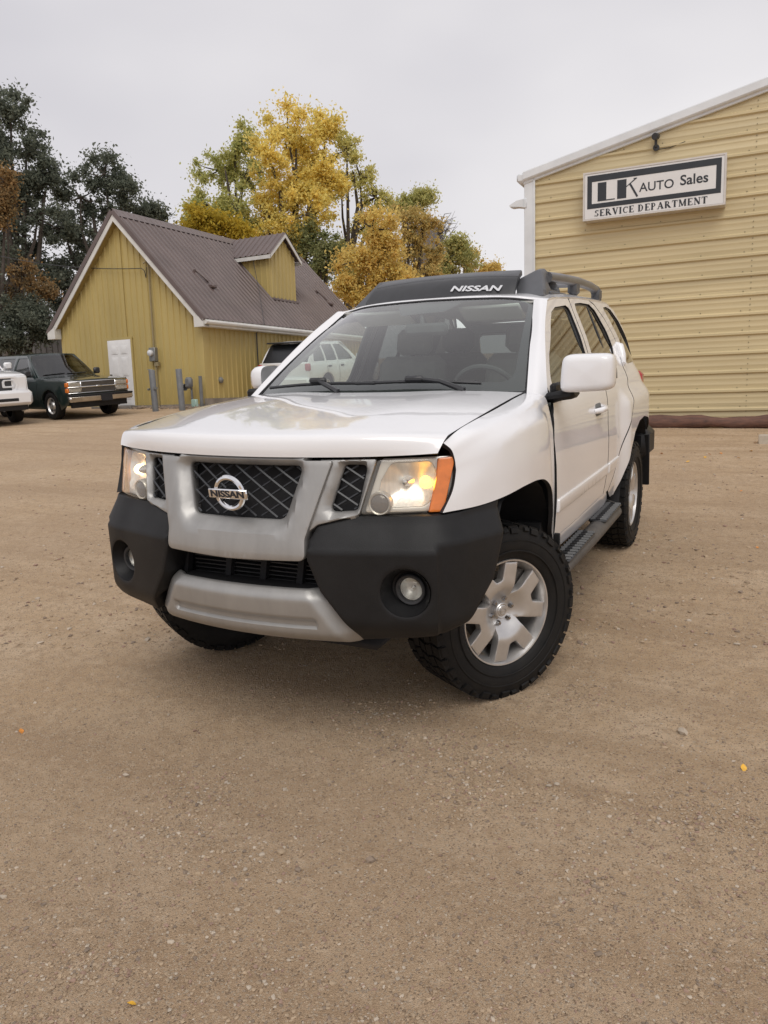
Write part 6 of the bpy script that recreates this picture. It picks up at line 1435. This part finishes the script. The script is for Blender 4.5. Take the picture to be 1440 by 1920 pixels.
tree('orange_tree', 'broad orange and yellow tree just left of the roof rack', 34, 700, [(700, 430, 40, 30, 0), (680, 490, 46, 36, 0), (730, 480, 36, 40, 0), (665, 550, 42, 32, 0), (715, 545, 40, 32, 0), (750, 520, 30, 34, 0)], 0.126, ORG[:2]+YEL[:2]+OLV[1:2], 6, 1.5, .24, group='autumn trees behind the house')
tree('orange_tree', 'orange tree with hanging bare brown twigs near the silo', 38, 780, [(760, 410, 32, 26, 0), (795, 420, 28, 28, 0), (780, 460, 34, 26, 0), (770, 505, 32, 24, 1), (810, 480, 24, 26, 1), (800, 520, 26, 20, 0)], 0.117, ORG[:3]+OLV[1:3], 7, 1.1, .24, sub=(.4, .75), group='autumn trees behind the house')
tree('shade_tree', 'green topped tree just above the orange ones', 46, 780, [(775, 385, 26, 20, 0), (795, 370, 14, 12, 0), (750, 390, 16, 14, 0)], 0.122, YGR[1:3]+GRN[2:3], 8, 1.1, .22, group='autumn trees behind the house')
tree('shade_tree', 'green and yellow tree right of the silo', 44, 845, [(840, 480, 22, 26, 0), (855, 460, 16, 14, 0), (870, 490, 26, 22, 0), (830, 510, 24, 16, 0)], 0.126, GRN[1:3]+YGR[:2]+ORG[1:2], 9, 1.1, .2, group='autumn trees behind the house')
tree('orange_tree', 'orange tree farthest right above the roof rack', 46, 885, [(878, 475, 16, 14, 0), (888, 500, 22, 14, 0), (912, 505, 10, 8, 0), (929, 505, 5, 9, 0)], 0.117, ORG[1:]+YEL[1:2], 10, 1.1, .16, sub=(.35, .6), group='autumn trees behind the house')
tree('dark_tree', 'tall dark green tree at the left edge of the picture', 34, 15, [(20, 215, 36, 42, 0), (-20, 260, 50, 60, 0), (50, 280, 40, 48, 0), (20, 350, 60, 50, 0), (90, 330, 28, 34, 0), (70, 410, 56, 50, 0), (-10, 450, 50, 60, 0), (60, 500, 50, 50, 0), (30, 570, 50, 40, 0)], 0.112, DRK, 11, 1.9, .36, sub=(.4, .8), group='dark trees left of the house')
tree('dark_tree', 'shorter dark green tree between the left tree and the roof peak', 35, 190, [(195, 325, 34, 28, 0), (150, 370, 42, 36, 0), (230, 350, 26, 28, 0), (210, 400, 46, 34, 1), (280, 400, 26, 18, 1), (120, 430, 50, 40, 0), (165, 460, 50, 40, 1), (100, 500, 46, 46, 0), (110, 570, 46, 40, 0)], 0.112, DRK, 12, 1.9, .30, sub=(.4, .8), group='dark trees left of the house')
tree('dark_tree', 'low dark tree overhanging the grey metal wall', 30, 30, [(30, 590, 44, 34, 0), (-10, 560, 40, 50, 0), (70, 605, 26, 26, 0), (20, 635, 34, 16, -.5), (85, 622, 14, 12, 0)], 0.094, DRK, 13, 1.9, .2, sub=(.35, .7), group='dark trees left of the house')
tree('rust_tree', 'rust orange foliage at the left edge beside the dark tree', 30, -10, [(4, 345, 18, 26, 0), (10, 385, 18, 18, 0), (-10, 420, 18, 24, 0)], 0.094, ORD, 14, .9, .16, sub=(.35, .6), group='rust coloured trees at the left edge')
tree('rust_tree', 'low rust orange tree in front of the dark trees', 30.5, 50, [(40, 510, 26, 22, 0), (70, 540, 26, 20, 0), (25, 545, 22, 20, 0), (90, 545, 10, 9, 0)], 0.089, ORD[:3]+DRK[3:4], 15, .7, .12, sub=(.3, .55), group='rust coloured trees at the left edge')
# bare twigs reaching right of the silo
tw = thing('bare_tree', 'thin bare twigs of a leafless tree against the sky right of the silo', 'tree', tuple(at(815, 560, 47))); g = np.random.default_rng(5); b0 = np.array(tw.location); mb = MB(); mb.tube([np.zeros(3), at(818, 500, 47)-b0, at(822, 430, 47)-b0], [.12, .09, .05], 6); mb.build('trunk', BARK, tw); mb = MB()
for k in range(26):
    s0 = at(820+3*g.random(), 420+70*g.random(), 47); e0 = at(835+26*g.random(), 395+60*g.random(), 47+2*g.normal()); m0 = s0*.5+e0*.5+np.array([0, 0, .5*g.random()]); mb.tube([s0-b0, m0-b0, e0-b0], [.03, .02, .008], 4)
mb.build('limbs', BARK, tw)
